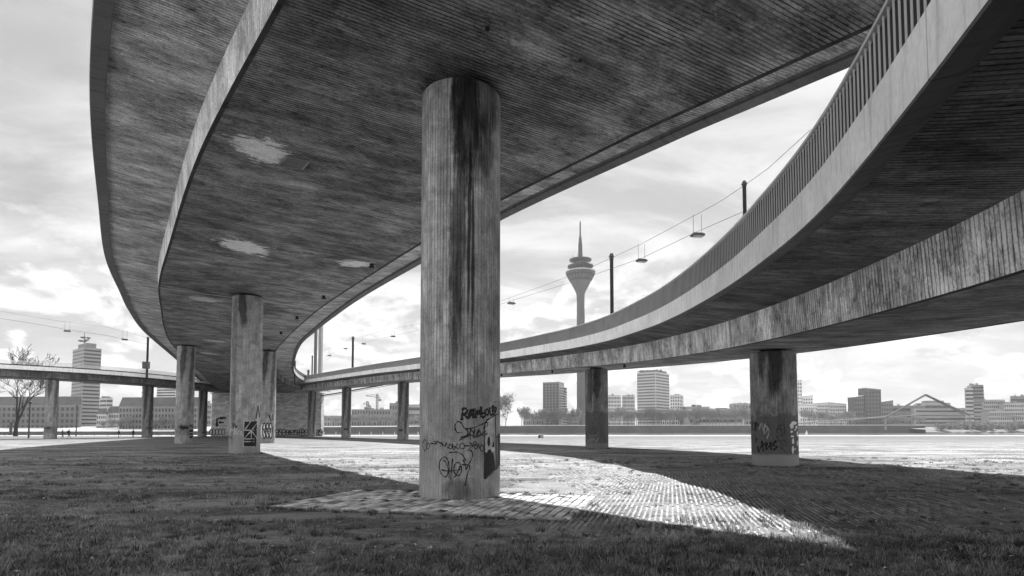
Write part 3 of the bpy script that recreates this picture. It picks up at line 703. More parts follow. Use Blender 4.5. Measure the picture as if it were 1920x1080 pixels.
def lamp(x, y, p, ytop, label, k=1.):
    o = thing('hanging_lamp', label, 'street lamp', p, 0, 'lamps hanging from the overhead wires')
    s_ = p.y/F_PX; i = B.near(p.x, p.y); rz = math.atan2(B.t[i, 1], B.t[i, 0])
    o.rotation_euler = (0, 0, rz)
    L = .82*k; mb = MB(); mb.box((0, 0, 0), (L*.55, L, .12*k)); mb.box((0, 0, .09*k), (L*.4, L*.8, .08*k)); mb.build('housing', CONC['steel'], o)
    mb = MB(); mb.box((0, 0, -.085*k), (L*.4, L*.8, .04)); mb.build('glass', flat_mat('lamp_glass', .45, .2), o)
    h_ = (y-ytop)*s_
    for q in (-.28, .28): mb = MB(); mb.tube([(0, q*k, .05), (0, q*k, h_)], .014 if k < 1.3 else .02, 5); mb.build('hanger', CONC['steel'], o)
LAB = ['largest-looking hanging lamp, right of the television tower nearest the railing', 'hanging lamp between the dark mast and the barred railing', 'hanging lamp left of the television tower beside the nearest pillar',
       'hanging lamp just left of the nearest pillar', 'hanging lamp second left of the nearest pillar', 'hanging lamp just left of the slim mast', 'hanging lamp closest to the bridge pylons']
for (x, y, yt, k), lab in zip(((1308, 441, 401, 1.), (1203, 489, 457, 1.), (959, 569, 559, 1.1), (737, 631, 620, 1.), (682, 645, 631, 1.), (648, 654, 642, 1.), (618, 667, 652, 1.)), LAB):
    lamp(x, y, wp(x, y), yt, lab, k)
lamp(126, 621, at(126, 621, YC(126)), 604, 'hanging lamp at far left, left of the office high-rise', 1.3)
lamp(234, 637, at(234, 637, YC(234)), 620, 'hanging lamp above the distant left ramp, right of the office high-rise', 1.3)
pp = [at(602, 742, 150), at(640, 736, 140), at(700, 725, 124), at(757, 714, 108)]
mb = MB(); mb.tube(pp, .14, 6); mb.tube([p+Vector((0, 0, -.35)) for p in pp], .05, 5)
for k in range(14):
    t_ = k/13*3; i_ = min(int(t_), 2); q = pp[i_].lerp(pp[i_+1], t_-i_); mb.tube([q, q+Vector((0, 0, -.35))], .03, 4)
tag(mb.build('service_pipe', CONC['steel']), 'thin dark service pipe sloping under the curving ramp from the stone pier', 'pipe')

# ------------------------------------------------------------------ ground, water, far bank
PANG = math.atan2(.33, .94)            # direction of the paving joints (from straight ahead towards the right)
PC = Vector((-1.65, 13.55)); PA = Vector((.965, -.262)); PB = Vector((.262, .965)); PHA, PHB = 3.25, 1.95
def in_pave(X, Y, g=0.):
    qx, qy = X-PC.x, Y-PC.y; a = qx*PA.x+qy*PA.y; b = qx*PB.x+qy*PB.y
    return (np.abs(a) < PHA+g) & (np.abs(b) < PHB+g)
def ground_mat():
    m, t, bs = base_mat('meadow_grass', .95, .05)
    ob = t.node('ShaderNodeTexCoord').outputs['Object']; x, y, z = t.sep(ob)
    n1 = t.noise(t.vm('MULTIPLY', ob, (.6, 1.5, 1)), .2, 6, .62, .6); n2 = t.noise(t.vm('MULTIPLY', ob, (1., 2.2, 1)), .8, 6, .65, .5); n3 = t.noise(ob, 7, 5, .65); n4 = t.noise(ob, 40, 4, .7); n5 = t.noise(t.vm('MULTIPLY', ob, (.02, .16, 1)), 1., 5, .6, .4)
    a = t.mr(n1, .34, .66, .08, .27); a = t.m('MULTIPLY', a, t.mr(n2, .32, .68, .5, 1.45)); a = t.m('MULTIPLY', a, t.mr(n3, .3, .7, .6, 1.4)); a = t.m('MULTIPLY', a, t.mr(n4, .3, .7, .62, 1.35))
    a = t.m('MULTIPLY', a, t.mr(n5, .3, .7, .88, 1.12))
    # worn path and dusty bare soil
    bare = t.mr(t.noise(t.vm('MULTIPLY', ob, (.5, 1.2, 1)), .38, 7, .65, .8), .52, .60, 0, 1, True)
    a = t.mix(t.m('MULTIPLY', bare, .75), a, t.m('MULTIPLY', .30, t.mr(n4, .3, .7, .75, 1.25)))
    far = t.mr(y, 45, 120, 0, 1); a = t.mix(far, a, t.m('MULTIPLY', t.mr(t.noise(ob, 1.6, 6, .75), .3, .7, .05, .17), t.mr(n5, .3, .7, .9, 1.1)))
    mid = t.mr(y, 9, 34, 0, 1); a = t.m('MULTIPLY', a, t.mr(mid, 0, 1, 1., 1.15))
    a = t.mix(t.mr(y, 158, 166, 0, 1), a, .55)
    t.l.new(a, bs.inputs['Base Color']); h = t.m('ADD', t.m('MULTIPLY', n4, .6), t.m('MULTIPLY', n3, 1.)); bump(t, bs, h, .06); return m
M_ground = ground_mat()
def hgt(X, Y):
    d_ = np.minimum(1, np.abs(Y)/5)
    return .035*np.sin(X*.9+np.sin(Y*.7))*np.sin(Y*1.1+.5*np.sin(X*.5))*(1-np.exp(-((X-PC.x)**2+(Y-PC.y)**2)/14.))*np.exp(-np.maximum(Y-30, 0)/10)
ys = np.r_[-60, -30, -12, np.arange(-4, 36, .45), np.arange(36, 60, 2), np.arange(60, 172, 14), 172]
xs = np.r_[-1400, -700, -350, -200, -120, -80, -60, -45, np.arange(-32, 32, .45), 45, 60, 80, 120, 200, 350, 700, 1400]
XX, YY = np.meshgrid(xs, ys); ZZ = hgt(XX, YY)
V = np.stack([XX.ravel(), YY.ravel(), ZZ.ravel()], 1).tolist(); nx, ny = len(xs), len(ys)
for x_ in xs: V.append((x_, 182, -2.4))
Fc = [(j*nx+i, j*nx+i+1, (j+1)*nx+i+1, (j+1)*nx+i) for j in range(ny) for i in range(nx-1)]
tag(mesh_obj('ground', V, Fc, M_ground, smooth=True), 'grass meadow under the ramps reaching down to the river', None, kind='structure')

def water_mat():
    m, t, bs = base_mat('river_water', .12, .5); ob = t.node('ShaderNodeTexCoord').outputs['Object']; bs.inputs['Base Color'].default_value = (.09,)*3+(1,)
    bump(t, bs, t.noise(t.vm('MULTIPLY', ob, (.3, 1., 1.)), .8, 6, .6), .25); return m
mesh_obj('river', [(-2500, 174, -2), (2500, 174, -2), (2500, 900, -2), (-2500, 900, -2)], [(0, 1, 2, 3)], water_mat())['kind'] = 'structure'
# far quay: line of the wall seen in the picture, read as (px, top z, depth)
QW = [(-900, .5, 330), (-300, .4, 400), (0, .35, 440), (390, .6, 480), (600, 4.3, 545), (940, 5.6, 600), (1440, 6.3, 630), (1735, 6.3, 640)]
qp = [Vector((ray(x, 806)[0]*Y, Y, z)) for x, z, Y in QW]
V = []; Fc = []
for p in qp: V += [(p.x, p.y, p.z), (p.x, p.y-.6, -2.6), (p.x, p.y+.5, p.z)]
for i in range(len(qp)-1): Fc += [(3*i, 3*i+3, 3*i+4, 3*i+1), (3*i, 3*i+2, 3*i+5, 3*i+3)]
tail = qp[-1]
V += [(tail.x+14, tail.y+30, tail.z-.5), (tail.x+14, tail.y+26, -2.6)]; Fc.append((3*(len(qp)-1), len(V)-2, len(V)-1, 3*(len(qp)-1)+1))
tag(mesh_obj('quay_wall', V, Fc, flat_mat('quay_stone', .075, .9, .25, .08)), 'long dark quay wall along the far river bank', 'wall')
mb = MB()
for i in range(len(qp)-1):
    a, b = qp[i], qp[i+1]; a = a+Vector((0, .25, .55)); b = b+Vector((0, .25, .55)); mb.tube([a, b], .32, 4)
tag(mb.build('promenade_parapet', CONC['white']), 'white parapet strip running along the top of the quay wall', 'parapet')
V = [(p.x, p.y+.5, p.z-.01) for p in qp]+[(tail.x+60, 760, 6), (1800, 760, 6), (2600, 2500, 6), (-2600, 2500, 6), (-2600, 330, .5)]
land = mesh_obj('far_bank', V, [tuple(range(len(V)))], flat_mat('promenade_ground', .30, .9, .3, .05)); land['kind'] = 'structure'
# sloping rough bank right of the harbour mouth
V = []; Fc = []; rs = random.Random(2)
for i in range(40):
    X = at(1752+i*9, 800, 600).x
    for j, (dy, z) in enumerate(((0, -2.5), (10, -.5), (24, 1.8), (44, 3.2), (160, 6.05))): V.append((X+rs.uniform(-1, 1)*(j > 0), 590+dy+rs.uniform(-2, 2), z+rs.uniform(-.5, .5)*(j > 0)))
for i in range(39):
    for j in range(4): Fc.append((i*5+j, (i+1)*5+j, (i+1)*5+j+1, i*5+j+1))
tag(mesh_obj('harbour_bank', V, Fc, flat_mat('rough_bank', .11, .9, .6, .3)), None, None, kind='structure')

# ------------------------------------------------------------------ paving
def tone_mat(name, v, var, lo=.9):
    m, t, bs = base_mat(name, .85, .2); at_ = t.node('ShaderNodeAttribute', attribute_name='tone').outputs['Fac']
    ob = t.node('ShaderNodeTexCoord').outputs['Object']
    a = t.m('MULTIPLY', v, t.mr(at_, 0, 1, 1-var, 1+var)); n = t.noise(ob, 14, 5, .65); a = t.m('MULTIPLY', a, t.mr(n, .3, .7, .75, 1.2)); a = t.m('MULTIPLY', a, t.mr(t.noise(ob, .8, 5, .6), .3, .7, .72, 1.25))
    t.l.new(a, bs.inputs['Base Color']); bump(t, bs, n, .008); return m
def tone_boxes(name, boxes, mat, label):
    """boxes: (cx, cy, ztop, la, lb, tone, angle)"""
    V = []; F = []; T_ = []; b = 0
    for cx, cy, zt, la, lb, tn, an in boxes:
        cs, sn = math.cos(an), math.sin(an); e = .008
        for (z, k) in ((zt-.06, 0), (zt-e, 0), (zt, e)):
            for sx, sy in ((-1, -1), (1, -1), (1, 1), (-1, 1)):
                X, Y = sx*(la/2-k), sy*(lb/2-k); V.append((cx+X*cs-Y*sn, cy+X*sn+Y*cs, z))
        for r_ in (0, 4):
            for k in range(4): F.append((b+r_+k, b+r_+(k+1) % 4, b+r_+4+(k+1) % 4, b+r_+4+k)); T_.append(tn)
        F.append((b+8, b+9, b+10, b+11)); T_.append(tn); b += 12
    o = mesh_obj(name, V, F, mat); at_ = o.data.attributes.new('tone', 'FLOAT', 'FACE'); at_.data.foreach_set('value', np.array(T_, dtype=np.float32))
    if label: o['label'] = label
    o['kind'] = 'structure'; return o
rs = random.Random(11); bx = []
an = math.atan2(PA.y, PA.x); b_ = -PHB; row = 0
cols_w = .185
a_ = -PHA+.12
ci = 0
while a_ < PHA-.05:               # courses run away from the camera, staggered
    bpos = -PHB-(.15 if ci % 2 else 0)
    while bpos < PHB-.05:
        L = .31; c0 = max(bpos, -PHB+.1); c1 = min(bpos+L-.032, PHB)
        if c1-c0 > .05:
            ca, cb = a_+cols_w/2, (c0+c1)/2; X, Y = PC.x+PA.x*ca+PB.x*cb, PC.y+PA.y*ca+PB.y*cb
            if math.hypot(X+1.3, Y-14.7) > .93:
                ed = min(PHA-abs(ca), PHB-abs(cb)); gone = rs.random() < (.35 if cb > PHB-.5 else .03)
                if not gone: bx.append((X, Y, .030+rs.uniform(-.006, .006), cols_w-.034, c1-c0, rs.random(), an+rs.uniform(-.012, .012)))
        bpos += L
    a_ += cols_w; ci += 1
tone_boxes('stone_paving', bx, tone_mat('paving_stone', .46, .6), 'worn stone paving laid round the foot of the nearest pillar')
V = [tuple((PC+PA*sa*PHA+PB*sb*PHB))+(.006,) for sa, sb in ((-1, -1), (1, -1), (1, 1), (-1, 1))]
mb = MB(); mb.quadbox([(v[0], v[1], -.1) for v in V]+[(v[0], v[1], .012) for v in V]); o = mb.build('paving_bed', flat_mat('joint_soil', .03, .95, .5, 20.)); o['kind'] = 'structure'
bx = []
for s0, s1, fa in (((-1, -1), (1, -1), 0),):
    n_ = 13
    for k in range(n_):
        t_ = (k+.5)/n_*2-1; p = PC+PA*t_*PHA+PB*(-PHB+.0); bx.append((p.x, p.y, .04, 2*PHA/n_-.01, .10, rs.random(), an))
for k in range(5):
    t_ = (k+.5)/5*2-1; p = PC+PA*(PHA)+PB*t_*PHB*.8; bx.append((p.x, p.y, .034, .08, 2*PHB*.8/5-.01, rs.random(), an))
tone_boxes('kerb_strip', bx, tone_mat('kerb_stone', .36, .2), 'pale kerb strip edging the stone paving')
# grass pavers: concrete strips with grass joints, overgrown in places
def sn2(X, Y): return .5+.25*math.sin(X*.55+1.3*math.sin(Y*.31))+.25*math.sin(Y*.62+X*.21+1.7*math.sin(X*.37))
bx = []; pa = math.atan2(PB.y, PB.x)
def strip_mask(X, Y):
    if in_pave(X, Y, .04) or math.hypot(X-12.1, Y-27.1) < 1.02: return -1
    e = min((X+5.2)/3, (15.5-X)/4, (Y-9.3+.04*X)/3.0, (27.8-Y)/4, 1.)
    if X < 2.4 and Y > 15.2: e = min(e, (X-.2)/2-(Y-15.2)*.1)
    if X < 0 and Y > 11.6: e = -1
    if Y < 10.0 and X < -.5: e = min(e, (Y-9.3)*1.2)
    if X > 3.2: e = min(e, (Y-9.2)/3)
    return e
STRIPS = []
kx = -60
for ia in range(-130, 180):
    for ib in range(-20, 46):
        ca = ia*.105; cb = ib*.60+(.30 if ia % 2 else 0)
        X, Y = PC.x+PA.x*ca+PB.x*cb, PC.y+PA.y*ca+PB.y*cb
        if not (-6 < X < 17 and 8 < Y < 30): continue
        e = strip_mask(X, Y)
        if e <= 0: continue
        v_ = e*1.0+(sn2(X, Y)-.55)*1.5+rs.uniform(-.3, .3)
        if v_ < .3: continue
        zt = .002+.012*min(1, v_)+rs.uniform(-.008, .006)+float(hgt(X, Y)); STRIPS.append((X, Y))
        bx.append((X, Y, zt, .050, .57, rs.random(), an+rs.uniform(-.02, .02)))
tone_boxes('grass_paving', bx, tone_mat('paver_concrete', .25, .35), 'concrete grass paving strips set in the lawn between the pillars')

# ------------------------------------------------------------------ grass blades
class VN:
    def __init__(s, seed): s.g = np.random.default_rng(seed).random((256, 256))
    def one(s, x, y):
        xi, yi = np.floor(x).astype(int), np.floor(y).astype(int); fx, fy = x-xi, y-yi; fx = fx*fx*(3-2*fx); fy = fy*fy*(3-2*fy); g = s.g
        a, b, c, d_ = g[xi & 255, yi & 255], g[(xi+1) & 255, yi & 255], g[xi & 255, (yi+1) & 255], g[(xi+1) & 255, (yi+1) & 255]
        return (a*(1-fx)+b*fx)*(1-fy)+(c*(1-fx)+d_*fx)*fy
    def __call__(s, x, y, sc_, oc=3):
        v = 0; w_ = 0; a = 1.
        for k in range(oc): v = v+a*s.one(x*sc_+17*k, y*sc_+31*k); w_ += a; a *= .55; sc_ *= 2.1
        return np.clip((v/w_-.5)*1.9+.5, 0, 1)
VA, VB = VN(1), VN(2)
def grass_field(N, seed, ymin, ymax, h0, h1, wd, spread=1.05):
    r = np.random.default_rng(seed)
    y = ymin*np.exp(r.random(N)*math.log(ymax/ymin)); x = (r.random(N)*2-1)*y*spread
    # clumping
    c = VA(x, y*1.6, 1.5, 4); c2 = VB(x, y*2.0, .34, 4)
    keep = r.random(N) < (.15+.85*c)*(.08+.92*np.clip(c2*1.5-.2, 0, 1))
    keep &= r.random(N) < np.clip((ymax-y)/(ymax*.6), 0, 1)
    keep &= ~(in_pave(x, y, -.05) & (r.random(N) > .05))
    keep &= np.hypot(x+1.3, y-14.7) > 1.0; keep &= np.hypot(x-12.1, y-27.1) > 1.0
    qx, qy = x-PC.x, y-PC.y; a = (qx*PA.x+qy*PA.y)/.105; fr = np.abs((a-np.round(a)))   # 0 = on a strip centre
    onstrip = (fr < .30) & (y > 9.0) & (y < 27) & (x > -5.5) & (x < 15) & ~((x < .2) & (y > 11.6))
    keep &= ~(onstrip & (r.random(N) > .38))
    x, y, c, c2 = x[keep], y[keep], c[keep], c2[keep]; n = len(x)
    stripzone = (y > 9.0) & (y < 27) & (x > -5.5) & (x < 15) & ~((x < .2) & (y > 11.6))
    H = (h0+(h1-h0)*r.random(n)**1.5)*(.3+1.3*c*(.3+.9*c2))*np.where(stripzone, .5, 1.)*np.where(y > 10, .75, 1.)
    th = r.random(n)*2*math.pi; lean = r.normal(0, .55, (n, 2))*H[:, None]
    W = wd*(.7+.6*r.random(n))*(1+y/22.); dx_, dy_ = np.cos(th)*W/2, np.sin(th)*W/2; z0 = hgt(x, y)-.005
    P0 = np.stack([x-dx_, y-dy_, z0], 1); P1 = np.stack([x+dx_, y+dy_, z0], 1)
    mx, my = x+lean[:, 0]*.4, y+lean[:, 1]*.4
    P2 = np.stack([mx+dx_*.7, my+dy_*.7, z0+H*.6], 1); P3 = np.stack([mx-dx_*.7, my-dy_*.7, z0+H*.6], 1)
    P4 = np.stack([x+lean[:, 0], y+lean[:, 1], z0+H], 1)
    V = np.stack([P0, P1, P2, P3, P4], 1).reshape(-1, 3)
    me = bpy.data.meshes.new('grass'); me.vertices.add(len(V)); me.vertices.foreach_set('co', V.astype(np.float32).ravel())
    b = np.arange(n)*5
    loops = np.stack([b, b+1, b+2, b+3, b+3, b+2, b+4], 1).ravel(); me.loops.add(len(loops)); me.loops.foreach_set('vertex_index', loops.astype(np.int32))
    st = np.stack([np.arange(n)*7, np.arange(n)*7+4], 1).ravel(); tt = np.tile([4, 3], n)
    me.polygons.add(2*n); me.polygons.foreach_set('loop_start', st.astype(np.int32)); me.polygons.foreach_set('loop_total', tt.astype(np.int32)); me.update(calc_edges=True)
    tone = np.clip(.46+.22*r.normal(0, 1, n)+.8*(VB(x+40, y*2.2, 1.1, 4)-.5)+1.1*(VA(x*.6, y*1.7+50, .3, 4)-.5)+.2*(r.random(n) > .9), 0, 1.3); at_ = me.attributes.new('tone', 'FLOAT', 'FACE'); at_.data.foreach_set('value', np.repeat(tone, 2).astype(np.float32))
    return me
def blade_mat():
    m, t, bs = base_mat('grass_blade', .7, .25); at_ = t.node('ShaderNodeAttribute', attribute_name='tone').outputs['Fac']
    y = t.sep(t.node('ShaderNodeTexCoord').outputs['Object'])[1]
    a = t.mr(at_, 0, 1.3, .03, .54); a = t.m('MULTIPLY', a, t.mr(y, 9, 34, 1., 1.25)); t.l.new(a, bs.inputs['Base Color'])
    tr = t.node('ShaderNodeBsdfTranslucent'); t.l.new(a, tr.inputs[0]); mx = t.node('ShaderNodeMixShader'); mx.inputs[0].default_value = .35
    t.l.new(bs.outputs[0], mx.inputs[1]); t.l.new(tr.outputs[0], mx.inputs[2]); t.l.new(mx.outputs[0], t.n['Material Output'].inputs[0]); return m
M_blade = blade_mat()
me = grass_field(1050000, 1, 5.4, 58, .02, .08, .007); me.materials.append(M_blade)
go = bpy.data.objects.new('grass', me); COL.objects.link(go); tag(go, 'short trampled grass blades covering the lawn under the ramps', 'grass', kind='stuff')

def tuft_field(spots, seed, h, wd):
    r = np.random.default_rng(seed); V = []; L = []; T_ = []
    for (x, y, k, sc_) in spots:
        n = int(18+r.random()*26); tn = .05+.75*r.random()**1.2; z0 = float(hgt(np.array(x), np.array(y)))-.01
        for q in range(n):
            a = r.random()*6.283; rd_ = r.random()**.7*.09*sc_; bx_, by_ = x+math.cos(a)*rd_, y+math.sin(a)*rd_; H = h*sc_*(.5+.7*r.random()); ln = H*(.25+.6*r.random()); th = r.random()*6.283
            w_ = wd*(.7+.6*r.random())*(1+y/25); ex, ey = math.cos(th)*w_/2, math.sin(th)*w_/2; tx, ty = bx_+math.cos(a)*ln, by_+math.sin(a)*ln; mx, my = bx_+math.cos(a)*ln*.35, by_+math.sin(a)*ln*.35
            V += [(bx_-ex, by_-ey, z0), (bx_+ex, by_+ey, z0), (mx+ex*.7, my+ey*.7, z0+H*.65), (mx-ex*.7, my-ey*.7, z0+H*.65), (tx, ty, z0+H)]; T_ += [min(1.3, max(0, tn+r.normal(0, .16)))]*2
    n = len(V)//5; b = np.arange(n)*5; F = []
    for q in b: F += [(int(q), int(q+1), int(q+2), int(q+3)), (int(q+3), int(q+2), int(q+4))]
    me = bpy.data.meshes.new('grass_tufts'); me.from_pydata(V, [], F); at_ = me.attributes.new('tone', 'FLOAT', 'FACE'); at_.data.foreach_set('value', np.array(T_, dtype=np.float32)); me.materials.append(M_blade); return me
r = np.random.default_rng(5); spots = []
while len(spots) < 5200:
    y = 5.4*math.exp(r.random()*math.log(34/5.4)); x = (r.random()*2-1)*y*1.05
    c2 = float(VB(np.array(x), np.array(y*2.0), .34, 4))
    if in_pave(np.array(x), np.array(y), .05) or math.hypot(x+1.3, y-14.7) < 1.05 or math.hypot(x-12.1, y-27.1) < 1.05: continue
    if y > 11 and r.random() < .75: continue
    if 9 < y < 25 and -1 < x < 13 and r.random() < .6: continue
    if r.random() > .15+.85*c2: continue
    spots.append((x, y, 0, .6+.9*r.random()**2))
for cx, cy, n_ in ((-1.3, 14.7, 26), (12.1, 27.1, 60), (7.45, 51.6, 60), (-18.5, 40.7, 60)):
    for k in range(n_):
        q = r.random()*6.283; d_ = 1.03+.12*r.random(); spots.append((cx+math.cos(q)*d_, cy+math.sin(q)*d_, 0, .5+.6*r.random()))
for k in range(260):       # weeds along the paving edge
    t_ = r.random()*2-1; sd_ = r.random()
    p = PC+(PA*t_*PHA+PB*(PHB+.03) if sd_ < .45 else (PA*(-PHA-.03)+PB*t_*PHB if sd_ < .6 else PA*t_*PHA-PB*(PHB+.1))); spots.append((p.x, p.y, 0, .4+.6*r.random()))
go2 = bpy.data.objects.new('grass_tufts', tuft_field(spots, 3, .085, .008)); COL.objects.link(go2); tag(go2, 'taller grass tufts scattered over the lawn and round the pillar feet', 'grass', kind='stuff')
V = []; Fc = []
for k in range(2600):
    y = 5.4*math.exp(r.random()*math.log(30/5.4)); x = (r.random()*2-1)*y*1.05; z = float(hgt(np.array(x), np.array(y)))+.012+.03*r.random()+(.02 if in_pave(np.array(x), np.array(y)) else 0)
    a = r.random()*6.283; l = .012+.03*r.random()**2; w_ = l*(.25+.5*r.random()); ca, sa = math.cos(a), math.sin(a); q = len(V); tz = r.normal(0, .35)*l
    V += [(x-ca*l, y-sa*l, z-tz), (x+sa*w_, y-ca*w_, z), (x+ca*l, y+sa*l, z+tz), (x-sa*w_, y+ca*w_, z+.006)]; Fc.append((q, q+1, q+2, q+3))
tag(mesh_obj('dry_leaves', V, Fc, flat_mat('dry_leaf', .42, .8, .6, 9.)), 'small pale dry leaves and bits littering the grass', 'leaves', kind='stuff')

# ------------------------------------------------------------------ city
M_win = flat_mat('window_glass', .035, .25, .4, .2)
M_wd = {v: flat_mat('facade_%d' % int(v*100), v, .85, .12, .08) for v in (.10, .14, .18, .24, .30, .38, .46, .6)}
M_roof = flat_mat('slate_roof', .10, .8, .2, .1)
def win_mesh(w_, h_):
    mb = MB(); mb.box((0, 0, 0), (w_, .3, h_)); me = bpy.data.meshes.new('window'); me.from_pydata(mb.v, [], mb.f); me.materials.append(M_win); return me
def place(me, name, loc, rz, parent):
    o = bpy.data.objects.new(name, me); COL.objects.link(o); o.parent = parent; o.location = loc; o.rotation_euler = (0, 0, rz); return o
def solve_len(C, dirv, px):
    """distance along dirv from C until the picture column px is met"""
    r_ = ray(px, 790)[0]; den = dirv.x-r_*dirv.y; return (r_*C.y-C.x)/den if abs(den) > 1e-6 else 10.
def tower(name, label, xl, xc, xr, yt, Y, wall, base=6., beta=25., bands=0, wins=None, roof=None, band_h=.45, group=None, pent=None, cat='building', bandmat=None, depth=18, wallR=None):
    """block whose near corner stands at column xc; left face runs to xl, right face to xr. bands: storeys; wins: (cols left, cols right, rows)"""
    bt = R(beta); rc, rz_ = ray(xc, yt); C = Vector((rc*Y, Y)); dl = Vector((-math.cos(bt), math.sin(bt))); dr = Vector((math.sin(bt), math.cos(bt)))
    wl = solve_len(C, dl, xl) if xl < xc-.2 else depth; wr = solve_len(C, dr, xr) if xr > xc+.2 else depth
    if wl <= 0: wl = depth
    if wr <= 0 or wr > 90: wr = depth
    zt = CZ+rz_*Y; H = zt-base; o = thing(name, label, cat, (C.x, C.y, base), 0, group)
    c0 = [Vector((0, 0)), dr*wr, dr*wr+dl*wl, dl*wl]; mb = MB(); mb.quadbox([(p.x, p.y, -1) for p in c0]+[(p.x, p.y, H) for p in c0]); mb.build('wall', M_wd[wall], o)
    if wallR:
        mb = MB(); q = dl.normalized()*-.12; cc = [q, q+dr*wr, dr*wr, Vector((0, 0))]; mb.quadbox([(p.x, p.y, 0) for p in cc]+[(p.x, p.y, H-.3) for p in cc]); mb.build('side_wall', M_wd[wallR], o)
    al = math.atan2(-dl.y, -dl.x); ar = math.atan2(dr.y, dr.x); ol = Vector((-dl.y, dl.x)); ol = ol if ol.y < 0 else -ol; orr = Vector((dr.y, -dr.x)); orr = orr if orr.x > 0 else -orr
    if bands:
        fh = (H-3)/bands
        sides = []
        if xl < xc-.2: sides.append((dl, wl, al, ol))
        if xr > xc+.2: sides.append((dr, wr, ar, orr))
        for dv, wv, an_, out in sides:
            me_ = bpy.data.meshes.new('window_band'); mb = MB(); mb.box((0, 0, 0), (wv*.94, .4, fh*band_h)); me_.from_pydata(mb.v, [], mb.f); me_.materials.append(bandmat or M_win)
            for k in range(min(bands, 45)):
                p = dv*wv*.5+out*.05; place(me_, 'window_band', (p.x, p.y, 2+fh*(k+.5)), an_, o)
    if wins:
        nl, nr, rows = wins; fh = (H-1.5)/rows
        for dv, wv, an_, out, n_ in ((dl, wl, al, ol, nl), (dr, wr, ar, orr, nr)):
            if not n_: continue
            me_ = win_mesh(wv/n_*.5, fh*.55)
            for k in range(rows):
                for j in range(n_): p = dv*wv*(j+.5)/n_+out*.02; place(me_, 'window', (p.x, p.y, .8+fh*(k+.5)), an_, o)
    if roof:
        rh = roof; cm = (c0[0]+c0[2])/2; ax = (dl*wl if wl > wr else dr*wr); hw_ = min(wl, wr)*.5; ln = max(wl, wr); rid = ax.normalized()*max(ln/2-hw_*.9, .3)
        V = [(p.x, p.y, H) for p in c0]+[(cm.x-rid.x, cm.y-rid.y, H+rh), (cm.x+rid.x, cm.y+rid.y, H+rh)]
        ex = 1.02; V = [((v[0]-cm.x)*ex+cm.x, (v[1]-cm.y)*ex+cm.y, v[2]+.01) for v in V]
        if wl > wr: Fc_ = [(0, 1, 4), (2, 3, 5), (1, 2, 5, 4), (3, 0, 4, 5)] if (V[4][0]-V[0][0])**2+(V[4][1]-V[0][1])**2 < (V[5][0]-V[0][0])**2+(V[5][1]-V[0][1])**2 else [(0, 1, 5), (2, 3, 4), (1, 2, 4, 5), (3, 0, 5, 4)]
        else: Fc_ = [(0, 3, 4), (1, 2, 5), (0, 1, 5, 4), (2, 3, 4, 5)] if (V[4][0]-V[0][0])**2+(V[4][1]-V[0][1])**2 < (V[5][0]-V[0][0])**2+(V[5][1]-V[0][1])**2 else [(0, 3, 5), (1, 2, 4), (0, 1, 4, 5), (2, 3, 5, 4)]
        Fc_.append((0, 1, 2, 3)); mesh_obj('roof', V, Fc_, M_roof, o)
    if pent:
        f0, f1, ph = pent; cm = (c0[0]+c0[2])/2; mb = MB(); mb.box((cm.x, cm.y, H+ph/2), (abs(wl)*f0+1, abs(wr)*f1+1, ph), al); mb.build('roof_plant', M_wd[.18], o)
    else:
        mb = MB(); mb.quadbox([(p.x, p.y, H+(.0 if not roof else -.6)) for p in [(c-(c0[0]+c0[2])/2)*1.01+(c0[0]+c0[2])/2 for c in c0]]+[(p.x, p.y, H+(.5 if not roof else -.1)) for p in [(c-(c0[0]+c0[2])/2)*1.01+(c0[0]+c0[2])/2 for c in c0]]); mb.build('cornice', M_wd[.24], o)
    if not roof:
        rq = random.Random(int(xl*7+yt)); cm = (c0[0]+c0[2])/2
        for k in range(rq.randint(1, 4)):
            bw2, bh2 = rq.uniform(1.5, max(2, wl*.16)), rq.uniform(1., 2.6); p = c0[0]+dl*wl*rq.uniform(.15, .85)+dr*wr*rq.uniform(.3, .7); mb = MB(); mb.box((p.x, p.y, H+.5+bh2/2), (bw2, min(3, wr*.4), bh2), al); mb.build('roof_plant', M_wd[rq.choice((.10, .18, .30))], o)
        if rq.random() < .5: p = c0[0]+dl*wl*rq.uniform(.3, .7)+dr*wr*.5; mb = MB(); mb.tube([(p.x, p.y, H), (p.x, p.y, H+rq.uniform(3, 6))], .12, 4); mb.build('roof_aerial', M_wd[.10], o)
    return o, C, dl*wl, dr*wr, zt
# left bank
LB = .6
tower('city_block', 'long tiled-roof block behind the bare tree at far left', -70, 150, 152, 760, 520, .14, LB, 4, wins=(24, 0, 4), roof=8, depth=22)
hr = tower('office_tower', 'slab office high-rise with rooftop dishes, tallest on the left', 131.5, 157, 185.5, 651, 560, .30, LB, 38, bands=22, band_h=.42, pent=(.7, .5, 5), wallR=.24)[0]
mb = MB(); hC = at(158, 645, 575); 
for dx_, dz_, r_ in ((-3, 1.5, 1.6), (-1, 4, 1.8), (1.6, 2, 1.6), (3.4, 3.6, 1.4), (0, 1, 1.2)): mb.lathe([(.1, 0), (r_*1.3, .8), (r_*1.3, 1.8), (.1, 1.4)], 10, (hC.x-hr.location.x+dx_*1.2, hC.y-hr.location.y, hC.z-hr.location.z+dz_*1.3))
mb.tube([(hC.x-hr.location.x, hC.y-hr.location.y, hC.z-hr.location.z-3), (hC.x-hr.location.x, hC.y-hr.location.y, hC.z-hr.location.z+11)], .3, 6); mb.build('antenna_dishes', M_wd[.10], hr)
tower('apartment_block', 'pale stepped block right behind the office high-rise', 186, 200, 210, 746, 640, .38, LB, 30, bands=7)
tower('apartment_block', 'pale lower block peeping between high-rise and government building', 182, 214, 222, 762, 600, .38, LB, 20, wins=(8, 2, 4))
